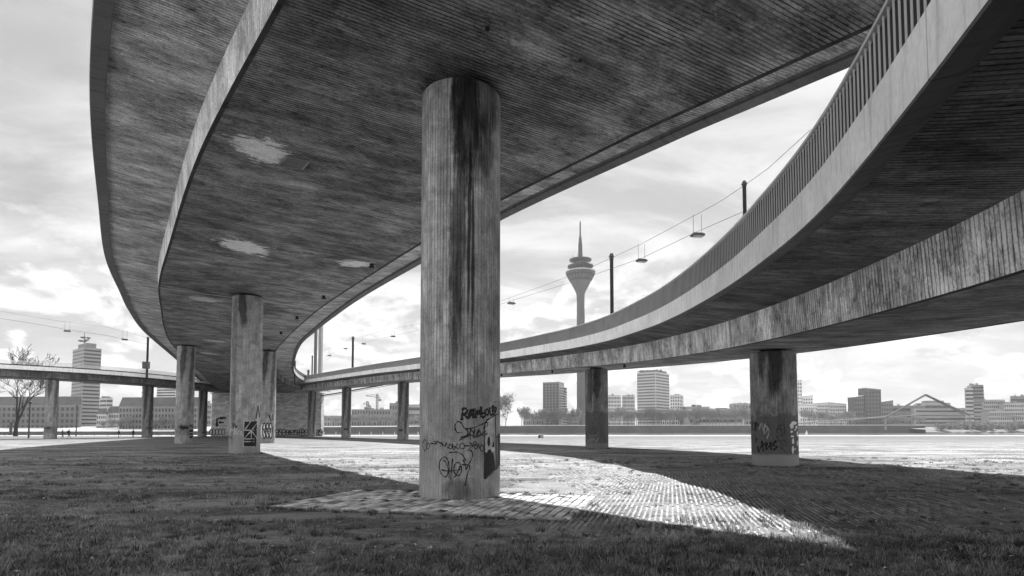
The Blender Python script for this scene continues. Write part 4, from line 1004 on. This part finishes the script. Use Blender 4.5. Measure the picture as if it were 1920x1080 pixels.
tower('town_house', 'white gabled house at the foot of the office high-rise', 181, 199, 203, 776, 520, .46, LB, 15, wins=(5, 0, 3), roof=5, depth=12)
tower('town_house', 'pale gabled house leaning against the government building', 203, 223, 225, 774, 522, .38, LB, 15, wins=(6, 0, 3), roof=5.5, depth=12)
tower('government_building', 'long hipped-roof government building seen between the left ramp pillars', 223, 376, 380, 762, 500, .18, LB, 3, wins=(25, 0, 4), roof=8, depth=20)
tower('office_tower', 'white gridded slab rising behind the government building roof', 292, 330, 334, 722, 640, .46, LB, 8, bands=16)
tower('office_tower', 'narrow pale shaft left of the white gridded slab', 264, 270, 275, 722, 620, .38, LB, 30, wins=(1, 0, 10))
tower('city_block', 'low grey block right of the government building beside the pier', 378, 396, 397, 757, 560, .24, LB, 4, wins=(5, 0, 5))
# behind the cranes
tower('industrial_building', 'brick factory with scaffolding below the construction cranes', 659, 732, 734, 768, 700, .14, 5, 4, wins=(14, 0, 3), depth=30)
tower('industrial_building', 'tall plain hall between cranes and nearest pillar', 730, 745, 760, 756, 720, .18, 5, 20, wins=(3, 3, 3))
tower('industrial_building', 'wide grey hall ending behind the nearest pillar', 758, 800, 802, 759, 720, .24, 5, 5, bands=3)
tower('city_block', 'low grey block left of the factory near the pier', 604, 660, 662, 780, 760, .24, 5, 3, wins=(12, 0, 2))
def crane(x, yb, yt, x0, y0, x1, y1, Y, label):
    b = at(x, yb, Y); t_ = at(x, yt, Y); o = thing('tower_crane', label, 'crane', b, 0, 'construction cranes'); H = t_.z-b.z
    mb = MB(); s_ = 1.0
    for sx, sy in ((-s_, -s_), (s_, -s_), (s_, s_), (-s_, s_)): mb.tube([(sx, sy, -1), (sx, sy, H*.93)], .28, 4)
    for k in range(9): mb.tube([(-s_, -s_, H*.93*k/9), (s_, -s_, H*.93*(k+1)/9)], .2, 4); mb.tube([(s_, s_, H*.93*k/9), (-s_, s_, H*.93*(k+1)/9)], .2, 4)
    mb.tube([(0, 0, H*.9), (0, 0, H)], .5, 5); mb.build('crane_mast', M_wd[.10], o)
    a = at(x0, y0, Y)-b; c = at(x1, y1, Y)-b; mb = MB(); mb.tube([a, c], .45, 4); mb.tube([a+Vector((0, 0, .2)), (0, 0, H)], .15, 4); mb.tube([c, (0, 0, H)], .15, 4)
    m_ = a.lerp(c, .3); mb.tube([a, Vector((m_.x, 0, m_.z+1.6)), Vector((0, 0, H*.9))], .25, 4); mb.build('jib', M_wd[.10], o)
    mb = MB(); q = c*.92; mb.box((q.x, 0, q.z-1.4), (3, 2, 2.6)); mb.build('counterweight', M_wd[.18], o)
crane(707, 768, 738, 686, 742, 713, 746, 680, 'taller construction crane with long jib above the factory')
crane(689, 768, 752, 681, 757, 694, 760, 690, 'smaller construction crane left of the taller one')
# right bank
RB = 6.
tower('city_block', 'long corniced block with square windows left of the brick high-rise', 981, 1030, 1032, 777, 660, .24, RB, 4, wins=(14, 0, 2), depth=20)
t0 = tower('apartment_tower', 'dark brick high-rise with stepped balconies left of the television tower', 1018, 1048, 1058, 717, 640, .14, RB, 22, wins=(5, 0, 15), pent=None, wallR=.30)
me_ = bpy.data.meshes.new('balcony'); mb = MB(); mb.box((0, 0, 0), (2.6, abs(t0[3].length)*.95, .7)); me_.from_pydata(mb.v, [], mb.f); me_.materials.append(M_wd[.46])
for k in range(15):
    p = t0[3]*.5; place(me_, 'balcony', (p.x+.9+(.9 if k < 12 else 0), p.y, 3+(t0[4]-RB-5)*k/15), math.atan2(t0[3].y, t0[3].x)-math.pi/2, t0[0])
tower('apartment_wing', 'lower wing attached behind the brick high-rise balconies', 1056, 1060, 1063, 731, 655, .30, RB, 25, bands=12)
tower('city_block', 'low block with roof turret between brick high-rise and television tower', 1062, 1083, 1084, 776, 660, .24, RB, 5, wins=(8, 0, 3), pent=(.2, .2, 4))
tower('office_slab', 'pale curved slab just right of the stained middle pillar', 1139, 1164, 1166, 742, 720, .46, RB, 8, wins=(9, 0, 8))
tower('office_slab', 'pale curved slab second right of the stained middle pillar', 1167, 1190, 1192, 742, 725, .38, RB, 12, wins=(9, 0, 8))
st = tower('office_tower', 'broad glass-fronted office tower with roof terrace, tallest between the right ramp pillars', 1195, 1229, 1256, 697, 650, .46, RB, 40, bands=17, band_h=.5, bandmat=flat_mat('blue_grey_glass', .16, .25), pent=(.8, .8, 2.6))[0]
mb = MB()
for k in range(26): mb.lathe([(.3, 0), (.9, .8), (.5, 1.8)], 6, (random.uniform(-16, 13), random.uniform(6, 24), 61+random.uniform(0, 1)))
mb.build('roof_garden', M_wd[.10], st)
tower('apartment_block', 'white balcony block tucked right of the glass office tower', 1257, 1274, 1282, 741, 700, .46, RB, 25, wins=(4, 3, 9))
tower('parliament_building', 'long low pale hall left of the squat right pillar', 1290, 1395, 1398, 767, 680, .38, RB, 3, bands=2, depth=30)
tower('city_block', 'dark cube at the left end of the long pale hall', 1302, 1312, 1314, 768, 660, .14, RB, 10, bands=3)
tower('city_block', 'gridded white low block below the glass office tower', 1238, 1274, 1276, 772, 655, .6, RB, 5, wins=(9, 0, 3))
tower('city_block', 'long two-storey roof line topping the pale hall', 1284, 1330, 1332, 763, 720, .24, RB, 3, bands=1)
tower('city_block', 'grey stepped block directly left of the squat right pillar', 1376, 1420, 1422, 757, 700, .24, RB, 5, wins=(8, 0, 4))
gh = 'tilted sculptural harbour buildings'
def leaning(label, xl, xr, ytl, ytr, Y, wall, cols, rows, lean=0.):
    a, b = at(xl, ytl, Y), at(xr, ytr, Y); o = thing('harbour_building', label, 'building', (a.x, Y, RB), 0, gh); w_ = b.x-a.x; ha, hb = a.z-RB, b.z-RB
    mb = MB(); mb.quadbox([(0, 0, -1), (w_, 0, -1), (w_, 14, -1), (0, 14, -1), (lean, 0, ha), (w_+lean, 0, hb), (w_+lean, 14, hb), (lean, 14, ha)]); mb.build('wall', M_wd[wall], o)
    me_ = win_mesh(w_/cols*.42, min(ha, hb)/rows*.42)
    for k in range(rows):
        for j in range(cols): z = 1+(min(ha, hb)-2)*(k+.5)/rows; place(me_, 'window', (w_*(j+.5)/cols+lean*z/ha, -.05, z), 0, o)
    mb = MB(); mb.quadbox([(lean-.2, -.2, ha), (w_+lean+.2, -.2, hb), (w_+lean+.2, 14.2, hb), (lean-.2, 14.2, ha), (lean-.2, -.2, ha+.6), (w_+lean+.2, -.2, hb+.6), (w_+lean+.2, 14.2, hb+.6), (lean-.2, 14.2, ha+.6)]); mb.build('parapet', M_wd[.30], o)
leaning('white tilted tower just right of the squat pillar', 1490, 1503.5, 715, 713, 700, .6, 3, 12)
leaning('white tilted middle block stepping down from the white tower', 1504, 1523, 744, 742, 700, .6, 4, 8, .8)
leaning('white tilted low block at the foot of the white tower', 1500, 1532, 760, 761, 692, .6, 8, 5)
leaning('white faceted block with irregular windows, left of two', 1531, 1556, 757, 755, 720, .46, 8, 6, -.6)
leaning('white faceted block with irregular windows, right of two', 1556, 1586, 755, 758, 722, .46, 9, 6, .6)
leaning('dark brick tilted low block left of the brick tower', 1603, 1621, 745, 742, 690, .10, 4, 6, -.8)
leaning('dark brick tilted tower with white window squares', 1621, 1651, 728, 731, 690, .10, 5, 9, .5)
leaning('dark brick tilted wing right of the brick tower', 1651, 1673, 754, 751, 690, .14, 5, 5, 1.0)
tower('harbour_hall', 'long dark flat hall behind the pointed footbridge', 1672, 1735, 1736, 761, 740, .14, RB, 3, bands=3, depth=40)
tower('stadium_stand', 'long stepped glass hall under the footbridge peak', 1715, 1812, 1814, 766, 730, .30, RB, 3, bands=4, depth=30)
tower('office_block', 'stepped grey office block behind the footbridge peak', 1733, 1782, 1784, 755, 800, .24, RB, 3, bands=3, pent=(.6, .6, 3))
tower('office_tower', 'narrow pale tower slab right of the footbridge', 1812, 1824, 1825, 728, 700, .38, RB, 4, bands=9)
hy = tower('office_tower', 'box-topped harbour tower with crane arm, at right', 1825, 1840, 1846, 735, 705, .30, RB, 25, bands=9)
tower('office_tower', 'overhanging dark glass top storeys of the harbour tower', 1823, 1844, 1853, 722, 700, .18, 36, 25, bands=4)
tower('city_block', 'grey framed office at right behind the footbridge end', 1846, 1884, 1886, 750, 730, .30, RB, 4, wins=(11, 0, 6))
tower('city_block', 'grey office stepped below the framed one at far right', 1884, 1922, 1924, 756, 720, .38, RB, 4, wins=(10, 0, 5))
tower('office_block', 'dark roofed office block at the right picture edge', 1896, 1930, 1932, 743, 780, .18, RB, 4, bands=4)
tower('city_block', 'low dark block behind bushes between white and brick harbour buildings', 1587, 1604, 1606, 774, 760, .24, RB, 4, wins=(5, 0, 3))
tower('city_block', 'low white row at the foot of the framed office', 1855, 1925, 1927, 771, 690, .38, RB, 3, wins=(20, 0, 3))

# television tower
YT = 690; tb = at(1090, 790, YT); k_ = YT/F_PX
tt = thing('television_tower', 'concrete television tower with flaring pod, two antenna discs and needle mast', 'tower', (tb.x, YT, RB))
def zt_(y): return at(1090, y, YT).z-RB
M_tv = flat_mat('tower_concrete', .09, .8, .15, .05); M_tvd = flat_mat('tower_dark', .035, .7, .2, .2)
mb = MB(); mb.lathe([(9.5*k_, -3), (8.6*k_, 6), (7.9*k_, zt_(700)), (7.7*k_, zt_(610)), (7.2*k_, zt_(570)), (7.6*k_, zt_(552)), (11*k_, zt_(544)), (19*k_, zt_(529))], 40); mb.build('shaft', M_tv, tt, True)
mb = MB(); mb.lathe([(19*k_, zt_(529.1)), (27.5*k_, zt_(513)), (28*k_, zt_(510)), (24*k_, zt_(507.5)), (13*k_, zt_(506.5))], 40); mb.build('pod', M_tv, tt, False)
for yy, rr2 in ((527, 20.3), (518, 25.6), (511, 27.9)):
    mb = MB(); mb.lathe([(rr2*k_, zt_(yy)), ((rr2+.9)*k_, zt_(yy-1.5))], 40); mb.build('window_ring', M_tvd if yy > 515 else M_wd[.46], tt)
for k in range(24):
    q = 2*math.pi*k/24; a, b = (20.2*k_, zt_(527)), (27.8*k_, zt_(512)); mb = MB(); mb.tube([(a[0]*math.cos(q), a[0]*math.sin(q), a[1]), (b[0]*math.cos(q), b[0]*math.sin(q), b[1])], .45, 4); mb.build('pod_rib', M_tvd, tt)
mb = MB(); mb.lathe([(13*k_, zt_(507)), (12*k_, zt_(500)), (10*k_, zt_(494)), (7*k_, zt_(488)), (5.2*k_, zt_(483))], 32); mb.build('upper_shaft', M_tv, tt)
for yy, rr2 in ((500, 24.5), (488, 21)):
    mb = MB(); mb.lathe([(rr2*.55*k_, zt_(yy+3.5)), (rr2*k_, zt_(yy+.5)), (rr2*k_, zt_(yy-1)), (rr2*.6*k_, zt_(yy-2))], 36); mb.build('antenna_disc', M_tvd, tt)
    for k in range(12):
        q = 2*math.pi*(k+.3)/12; mb = MB(); hh = random.uniform(2, 6); mb.tube([(rr2*.93*k_*math.cos(q), rr2*.93*k_*math.sin(q), zt_(yy-1)), (rr2*.93*k_*math.cos(q), rr2*.93*k_*math.sin(q), zt_(yy-1-hh))], .22, 4); mb.build('aerial', M_tvd, tt)
mb = MB(); mb.lathe([(4.2*k_, zt_(484)), (3.9*k_, zt_(460)), (2.6*k_, zt_(447)), (1.5*k_, zt_(441)), (1.3*k_, zt_(418)), (.4*k_, zt_(414))], 16); mb.build('needle_mast', M_tvd, tt)
mb = MB(); p = at(1086, 533, YT); mb.box((-3, -13.5*k_-.2, zt_(533)), (3.5, 1, 1.6)); mb.box((-4, -9*k_, zt_(541)), (1.5, 1, 1)); mb.build('service_hatch', M_tvd, tt)

# footbridge with the pointed pylon
YF = 610; fb_ = thing('footbridge', 'slender arched footbridge hung from a tall inverted-V pylon at the harbour mouth', 'bridge', at(1735, 800, YF))
f0 = fb_.location.copy()
dk = [(1490, 794), (1530, 791), (1600, 786), (1665, 781), (1735, 777), (1815, 778), (1870, 779), (1930, 782), (2000, 786)]
V = []; mb = MB()
for a, b in zip(dk[:-1], dk[1:]):
    p, q = at(*a, YF)-f0, at(*b, YF)-f0; mb.quadbox([(p.x, 0, p.z-.7), (q.x, 0, q.z-.7), (q.x, 4, q.z-.7), (p.x, 4, p.z-.7), (p.x, 0, p.z+.45), (q.x, 0, q.z+.45), (q.x, 4, q.z+.45), (p.x, 4, p.z+.45)])
mb.build('walkway', M_wd[.24], fb_)
mb = MB()
for a, b in zip(dk[:-1], dk[1:]): p, q = at(*a, YF)-f0, at(*b, YF)-f0; mb.tube([p+Vector((0, .1, 1.5)), q+Vector((0, .1, 1.5))], .09, 4)
mb.build('handrail', M_wd[.30], fb_)
for off, lab in ((0, 0), (3.6, 0)):
    for xe, ye in ((1662, 782), (1818, 778)):
        p, q = at(xe+(3 if off and xe < 1700 else (-3 if off else 0)), ye, YF)-f0, at(1736, 740, YF)-f0; mb = MB(); mb.tube([p+Vector((0, off, 0)), q+Vector((0, off*.4, 0))], [.75, .85], 8); mb.build('pylon_leg', M_wd[.10], fb_)
for xe in (1700, 1718, 1752, 1775):
    p, q = at(xe, 779, YF)-f0, at(1736, 741, YF)-f0; mb = MB(); mb.tube([p+Vector((0, 1, 0)), q], .07, 4); mb.build('hanger_cable', M_wd[.30], fb_)
for xe in (1662, 1821, 1905):
    p = at(xe, 780, YF)-f0; mb = MB(); mb.lathe([(1.0, p.z-.4-14), (.8, p.z-.4)], 10, (p.x, 2, 0)); mb.build('support', M_wd[.24], fb_)

# ------------------------------------------------------------------ trees
def tree_mesh(seed, H, spread=.5, depth=5, thick=.02, bottom=.25, nb=3, min_r=.02):
    r = random.Random(seed); mb = MB()
    def grow(p, d_, L, rad, dep):
        n = 4 if dep > 2 else 3; pts = [p]; rr2 = [rad]; q = p.copy(); dd = d_.copy()
        for k in range(n):
            dd = (dd+Vector((r.uniform(-1, 1), r.uniform(-1, 1), r.uniform(-.3, .7)))*.16).normalized(); q = q+dd*(L/n); pts.append(q.copy()); rr2.append(max(min_r, rad*(1-(k+1)/n*.55)))
        mb.tube(pts, rr2, 6 if dep == depth else (5 if dep > 2 else 3), caps=False)
        if dep == 0: return
        m_ = nb+(1 if r.random() < .5 else 0)
        for k in range(m_):
            a = r.uniform(.2, 1.0) if k else 1.; i_ = min(n, max(1, int(a*n+.5))); base = pts[i_]
            ax = Vector((r.uniform(-1, 1), r.uniform(-1, 1), r.uniform(-.35, .45))).normalized(); nd = (dd*(1-spread)+ax*spread*(1.0 if k else .5)).normalized()
            grow(base, nd, L*r.uniform(.6, .82), rr2[i_]*.72, dep-1)
    tr = MB(); H0 = H*bottom
    tr.tube([(0, 0, -.3), (0, 0, H0*.5), (H*.01, 0, H0)], [H*thick*1.25, H*thick, H*thick*.9], 8)
    for k in range(3):
        a = 2*math.pi*k/3+r.uniform(-.4, .4); dv = Vector((math.cos(a)*.42, math.sin(a)*.42, 1)).normalized(); grow(Vector((H*.01, 0, H0*.97)), dv, H*.27, H*thick*.62, depth)
    mt = bpy.data.meshes.new('trunk'); mt.from_pydata(tr.v, [], tr.f); mc = bpy.data.meshes.new('crown'); mc.from_pydata(mb.v, [], mb.f)
    return mt, mc
M_bark = flat_mat('bark', .035, .9, .3, 4.); M_twig = flat_mat('twigs', .22, .9, .3, 1.)
def plant_tree(me2, loc, s_, rz, label, group=None, name='bare_tree'):
    o = thing(name, label, 'tree', loc, rz, group); o.scale = (s_, s_, s_)
    for n_, me_ in zip(('trunk', 'crown'), me2): place(me_, n_, (0, 0, 0), 0, o)
    return o
big = tree_mesh(6, 24, .42, 6, .019, .17, 2, .042)
for me_, mt in zip(big, (M_bark, M_bark)): me_.materials.append(mt)
p = ground(29, 818); plant_tree(big, (p.x, p.y, 0), 1, 1.0, 'large bare forked tree standing on the meadow at far left')
med = tree_mesh(9, 30, .55, 5, .012, .12, 3, .10)
for me_ in med: me_.materials.append(M_twig)
plant_tree(med, (at(948, 795, 590).x, 602, 6), 1.5, .4, 'broad bare tree right beside the nearest pillar on the far bank')
VAR = []
for s_ in range(4):
    tm = tree_mesh(20+s_, 12, .5, 4, .02, .2, 3, .075)
    for me_ in tm: me_.materials.append(M_twig)
    VAR.append(tm)
rs = random.Random(8)
ORD = ['first', 'second', 'third', 'fourth', 'fifth', 'sixth', 'seventh', 'eighth', 'ninth', 'tenth', 'eleventh', 'twelfth', 'thirteenth', 'fourteenth', 'fifteenth', 'sixteenth', 'seventeenth', 'eighteenth', 'nineteenth', 'twentieth']
ORD += ['twenty-'+q for q in ORD[:9]]+['thirtieth']+['thirty-'+q for q in ORD[:9]]+['fortieth']
def rowtrees(x0, x1, n_, Y, base, lab, h0, h1):
    for k in range(n_):
        x = x0+(x1-x0)*(k+.5)/n_+rs.uniform(-2, 2); sc_ = rs.uniform(h0, h1)/12*1.4; Yk = Y+rs.uniform(-6, 12)
        plant_tree(VAR[rs.randrange(4)], (ray(x, 800)[0]*Yk, Yk, base), sc_, rs.uniform(0, 6.3), ORD[k]+' from the left, '+lab, 'row: '+lab)
rowtrees(975, 1088, 13, 622, 6, 'small bare tree in the row below the brick high-rise', 11, 16)
rowtrees(1140, 1300, 20, 638, 6.2, 'bare tree in the promenade row below the glass office tower', 12, 17)
rowtrees(1300, 1412, 17, 642, 6.2, 'bare tree in the promenade row before the long pale hall', 12, 18)
rowtrees(1505, 1600, 10, 650, 6.2, 'bare tree below the white harbour buildings', 9, 16)
rowtrees(604, 800, 20, 600, 4.6, 'low bare tree on the bank between pier and nearest pillar', 7, 12)
rowtrees(185, 330, 9, 500, .6, 'small bare tree before the government building', 6, 11)
rowtrees(1655, 1735, 9, 660, 6, 'bare tree before the dark harbour hall', 7, 11)
# bushes on the harbour bank
def bush_mesh(seed):
    r = np.random.default_rng(seed); n = 420; V = []; Fc_ = []
    for k in range(n):
        c = r.normal(0, 1, 3); c /= np.linalg.norm(c); c *= r.random()**.4; c = c*[1.3, 1, .8]+[0, 0, .7]; c[2] = max(c[2], .03)
        a = r.normal(0, .11, 3); b_ = r.normal(0, .11, 3); q = len(V); V += [tuple(c), tuple(c+a), tuple(c+a+b_), tuple(c+b_)]; Fc_.append((q, q+1, q+2, q+3))
    me_ = bpy.data.meshes.new('foliage'); me_.from_pydata(V, [], Fc_); me_.materials.append(M_twig); return me_
BM = [bush_mesh(s_) for s_ in range(3)]
stem = bpy.data.meshes.new('stem'); mb = MB()
for q in range(5): mb.tube([(0, 0, -.1), (math.cos(q*1.3)*.5, math.sin(q*1.3)*.5, .9)], [.06, .03], 4)
stem.from_pydata(mb.v, [], mb.f); stem.materials.append(M_bark)
for k in range(34):
    x = 1762+k*4.9+rs.uniform(-3, 3); Y = rs.uniform(606, 640); o = thing('bush', ORD[k]+' leafless shrub from the left on the rough bank below the footbridge', 'bush', (ray(x, 800)[0]*Y, Y, 1.2+(Y-606)*.07), rs.uniform(0, 6), 'shrubs on the harbour bank')
    s_ = rs.uniform(2.6, 5.6); o.scale = (s_, s_, s_); place(BM[k % 3], 'foliage', (0, 0, 0), 0, o); place(stem, 'stem', (0, 0, 0), 0, o)

# ------------------------------------------------------------------ small things on the meadow
def post(x, yt, yb, label, r=.07, head=True):
    p = ground(x, yb); o = thing('lamp_post', label, 'lamp post', p, 0, 'thin posts on the left meadow'); H = at(x, yt, p.y).z
    mb = MB(); mb.tube([(0, 0, -.2), (0, 0, H)], [r*1.2, r*.8], 8); mb.build('pole', CONC['steel'], o)
    mb = MB(); mb.lathe([(r*1.2, H), (r*2.4, H+.25), (r*2.2, H+.4), (.02, H+.5)], 10); mb.build('lamp_head', CONC['steel'], o)
post(53.5, 757, 822, 'thin dark lamp post between the bare tree and the leftmost pillar', .13); post(142.5, 763, 818, 'thin dark lamp post in front of the office high-rise', .13)
mb = MB(); p = ground(20, 815); mb.tube([(0, 0, -.2), (0, 0, 4)], .45, 10); mb.tube([(0, 0, 4), (0, 0, 4.3)], .55, 10); o = mb.build('concrete_post', CONC['steel'], loc=p); tag(o, 'stout dark post just left of the bare tree trunk', 'post')
p = ground(1014, 823.5); o = thing('sign_board', 'small low sign board standing on the sunlit meadow', 'sign', p)
mb = MB(); mb.box((0, 0, .45), (.9, .06, .42)); mb.build('board', CONC['black'], o); mb = MB(); mb.box((.17, -.035, .46), (.42, .012, .26)); mb.build('plate', CONC['lgrey'], o)
for q in (-.35, .35): mb = MB(); mb.tube([(q, .02, -.1), (q, .02, .5)], .03, 6); mb.build('leg', CONC['steel'], o)
nb_ = 0
for x in list(range(608, 786, 22))+list(range(10, 330, 24)):
    if any(abs(x-c) < 14 for c in (88, 280, 650, 757)): continue
    Y = 166; p = Vector((ray(x, 800)[0]*Y, Y, 0)); mb = MB(); mb.tube([(0, 0, -.2), (0, 0, 1.0)], .10, 6); mb.tube([(0, 0, 1.0), (0, 0, 1.1)], .13, 6)
    if x == 10: nb_ = 0
    nb_ += 1
    tag(mb.build('bollard', CONC['lgrey'] if x > 500 else CONC['steel'], loc=p), ORD[nb_-1]+(' pale bollard from the pier along the river edge' if x > 500 else ' dark bollard from the left along the river edge path'), 'bollard', 'bollards along the river edge')
p = at(1512, 814, 300); p.z = -2; o = thing('small_boat', 'tiny white sail boat on the river right of the squat pillar', 'boat', p)
mb = MB(); mb.quadbox([(-1.6, -.4, -.1), (1.6, -.4, -.1), (1.6, .4, -.1), (-1.6, .4, -.1), (-2, -.6, .5), (2.2, -.6, .5), (2.2, .6, .5), (-2, .6, .5)]); mb.build('hull', CONC['steel'], o)
mb = MB(); mb.v = [(-1, 0, .7), (1, 0, .7), (.2, 0, 3.6), (-1, .05, .7), (1, .05, .7), (.2, .05, 3.6)]; mb.f = [(0, 1, 2), (5, 4, 3), (0, 3, 4, 1), (1, 4, 5, 2), (2, 5, 3, 0)]; mb.build('sail', CONC['white'], o)

# people, far away on the path
def person_mat(top, legs):
    m, t, bs = base_mat('clothes', .8, .2); z = t.sep(t.node('ShaderNodeTexCoord').outputs['Object'])[2]
    a = t.mix(t.mr(z, .88, .9, 0, 1), legs, top); a = t.mix(t.mr(z, 1.49, 1.5, 0, 1), a, .34); t.l.new(a, bs.inputs['Base Color']); return m
def person(px, py, h, rz, stride, top, legs, label, bag=False, arm=.25):
    p = ground(px, py); o = thing('person', label, 'person', p, rz, 'walkers on the far path'); s_ = h/1.75
    V = [(0, 0, .95), (0, 0, 1.15), (0, 0, 1.38), (0, .01, 1.5), (0, .03, 1.58), (0, .035, 1.68)]; E = [(0, 1), (1, 2), (2, 3), (3, 4), (4, 5)]; Rr = [.15, .14, .16, .06, .085, .075]
    def add(v, par, r_): V.append(v); Rr.append(r_); E.append((par, len(V)-1)); return len(V)-1
    for sx in (-1, 1):
        st_ = stride*sx; a = add((sx*.1, 0, .88), 0, .095); b = add((sx*.1, st_*.5+.04, .5), a, .062); c = add((sx*.1, st_, .09), b, .042); add((sx*.11, st_+.15, .04), c, .035)
        a = add((sx*.19, 0, 1.40), 2, .06); b = add((sx*.24, -st_*.4, 1.14), a, .045); c = add((sx*.23, -st_*arm-.0+.12, .92), b, .03); d_ = add((sx*.23, -st_*arm+.15, .86), c, .034)
        for q in range(4): add((sx*(.205+q*.017), -st_*arm+.17+.004*q, .78-.008*(q in (1, 2))), d_, .009)
        add((sx*.19, -st_*arm+.2, .83), d_, .009)
    me_ = bpy.data.meshes.new('body'); me_.from_pydata(V, E, []); b = bpy.data.objects.new('body', me_); COL.objects.link(b); b.parent = o; b.scale = (s_,)*3
    md = b.modifiers.new('skin', 'SKIN'); b.modifiers.new('sub', 'SUBSURF').levels = 1
    for i, r_ in enumerate(Rr): me_.skin_vertices[0].data[i].radius = (r_*1.15, r_*.95)
    me_.skin_vertices[0].data[0].use_root = True; me_.materials.append(person_mat(top, legs))
    mb = MB(); mb.lathe([(.03, 1.60), (.095, 1.63), (.1, 1.70), (.07, 1.765), (.01, 1.78)], 12, (0, 0, 0)); hr_ = mb.build('hair', CONC['black'], o, True); hr_.scale = (s_,)*3
    if bag: mb = MB(); mb.box((0, -.2, 1.2), (.3, .18, .45)); mb.box((0, -.3, 1.15), (.22, .05, .25)); bb = mb.build('backpack', CONC['black'], o); bb.scale = (s_,)*3
person(117, 821.4, 1.72, -1.3, .22, .05, .04, 'walker in dark jacket, left one of the pair beside the leftmost pillar')
person(129, 821.2, 1.78, -1.5, .34, .025, .03, 'walker in black striding, right one of the pair beside the leftmost pillar', True)
person(222.5, 820.6, 1.65, 1.3, .2, .06, .30, 'walker with dark top and pale trousers, alone left of the left ramp pillar')
person(249.5, 820.4, 1.70, .1, .12, .02, .025, 'walker in black seen from the front, closest to the left ramp pillar')

# ------------------------------------------------------------------ haze
HAZE = .00008
if HAZE:
    mb = MB(); mb.box((0, 1200, 150), (5600, 2700, 310)); hz_ = mb.build('haze', None); hz_['kind'] = 'stuff'; hz_['label'] = 'pale river haze softening the far bank'
    m = bpy.data.materials.new('haze_air'); m.use_nodes = True; t = NT(m.node_tree); t.n.clear(); pv = t.node('ShaderNodeVolumePrincipled'); pv.inputs['Density'].default_value = HAZE; pv.inputs['Color'].default_value = (.95, .95, .95, 1)
    pv.inputs['Anisotropy'].default_value = .3
    out = t.node('ShaderNodeOutputMaterial'); t.l.new(pv.outputs[0], out.inputs['Volume']); hz_.data.materials.append(m)
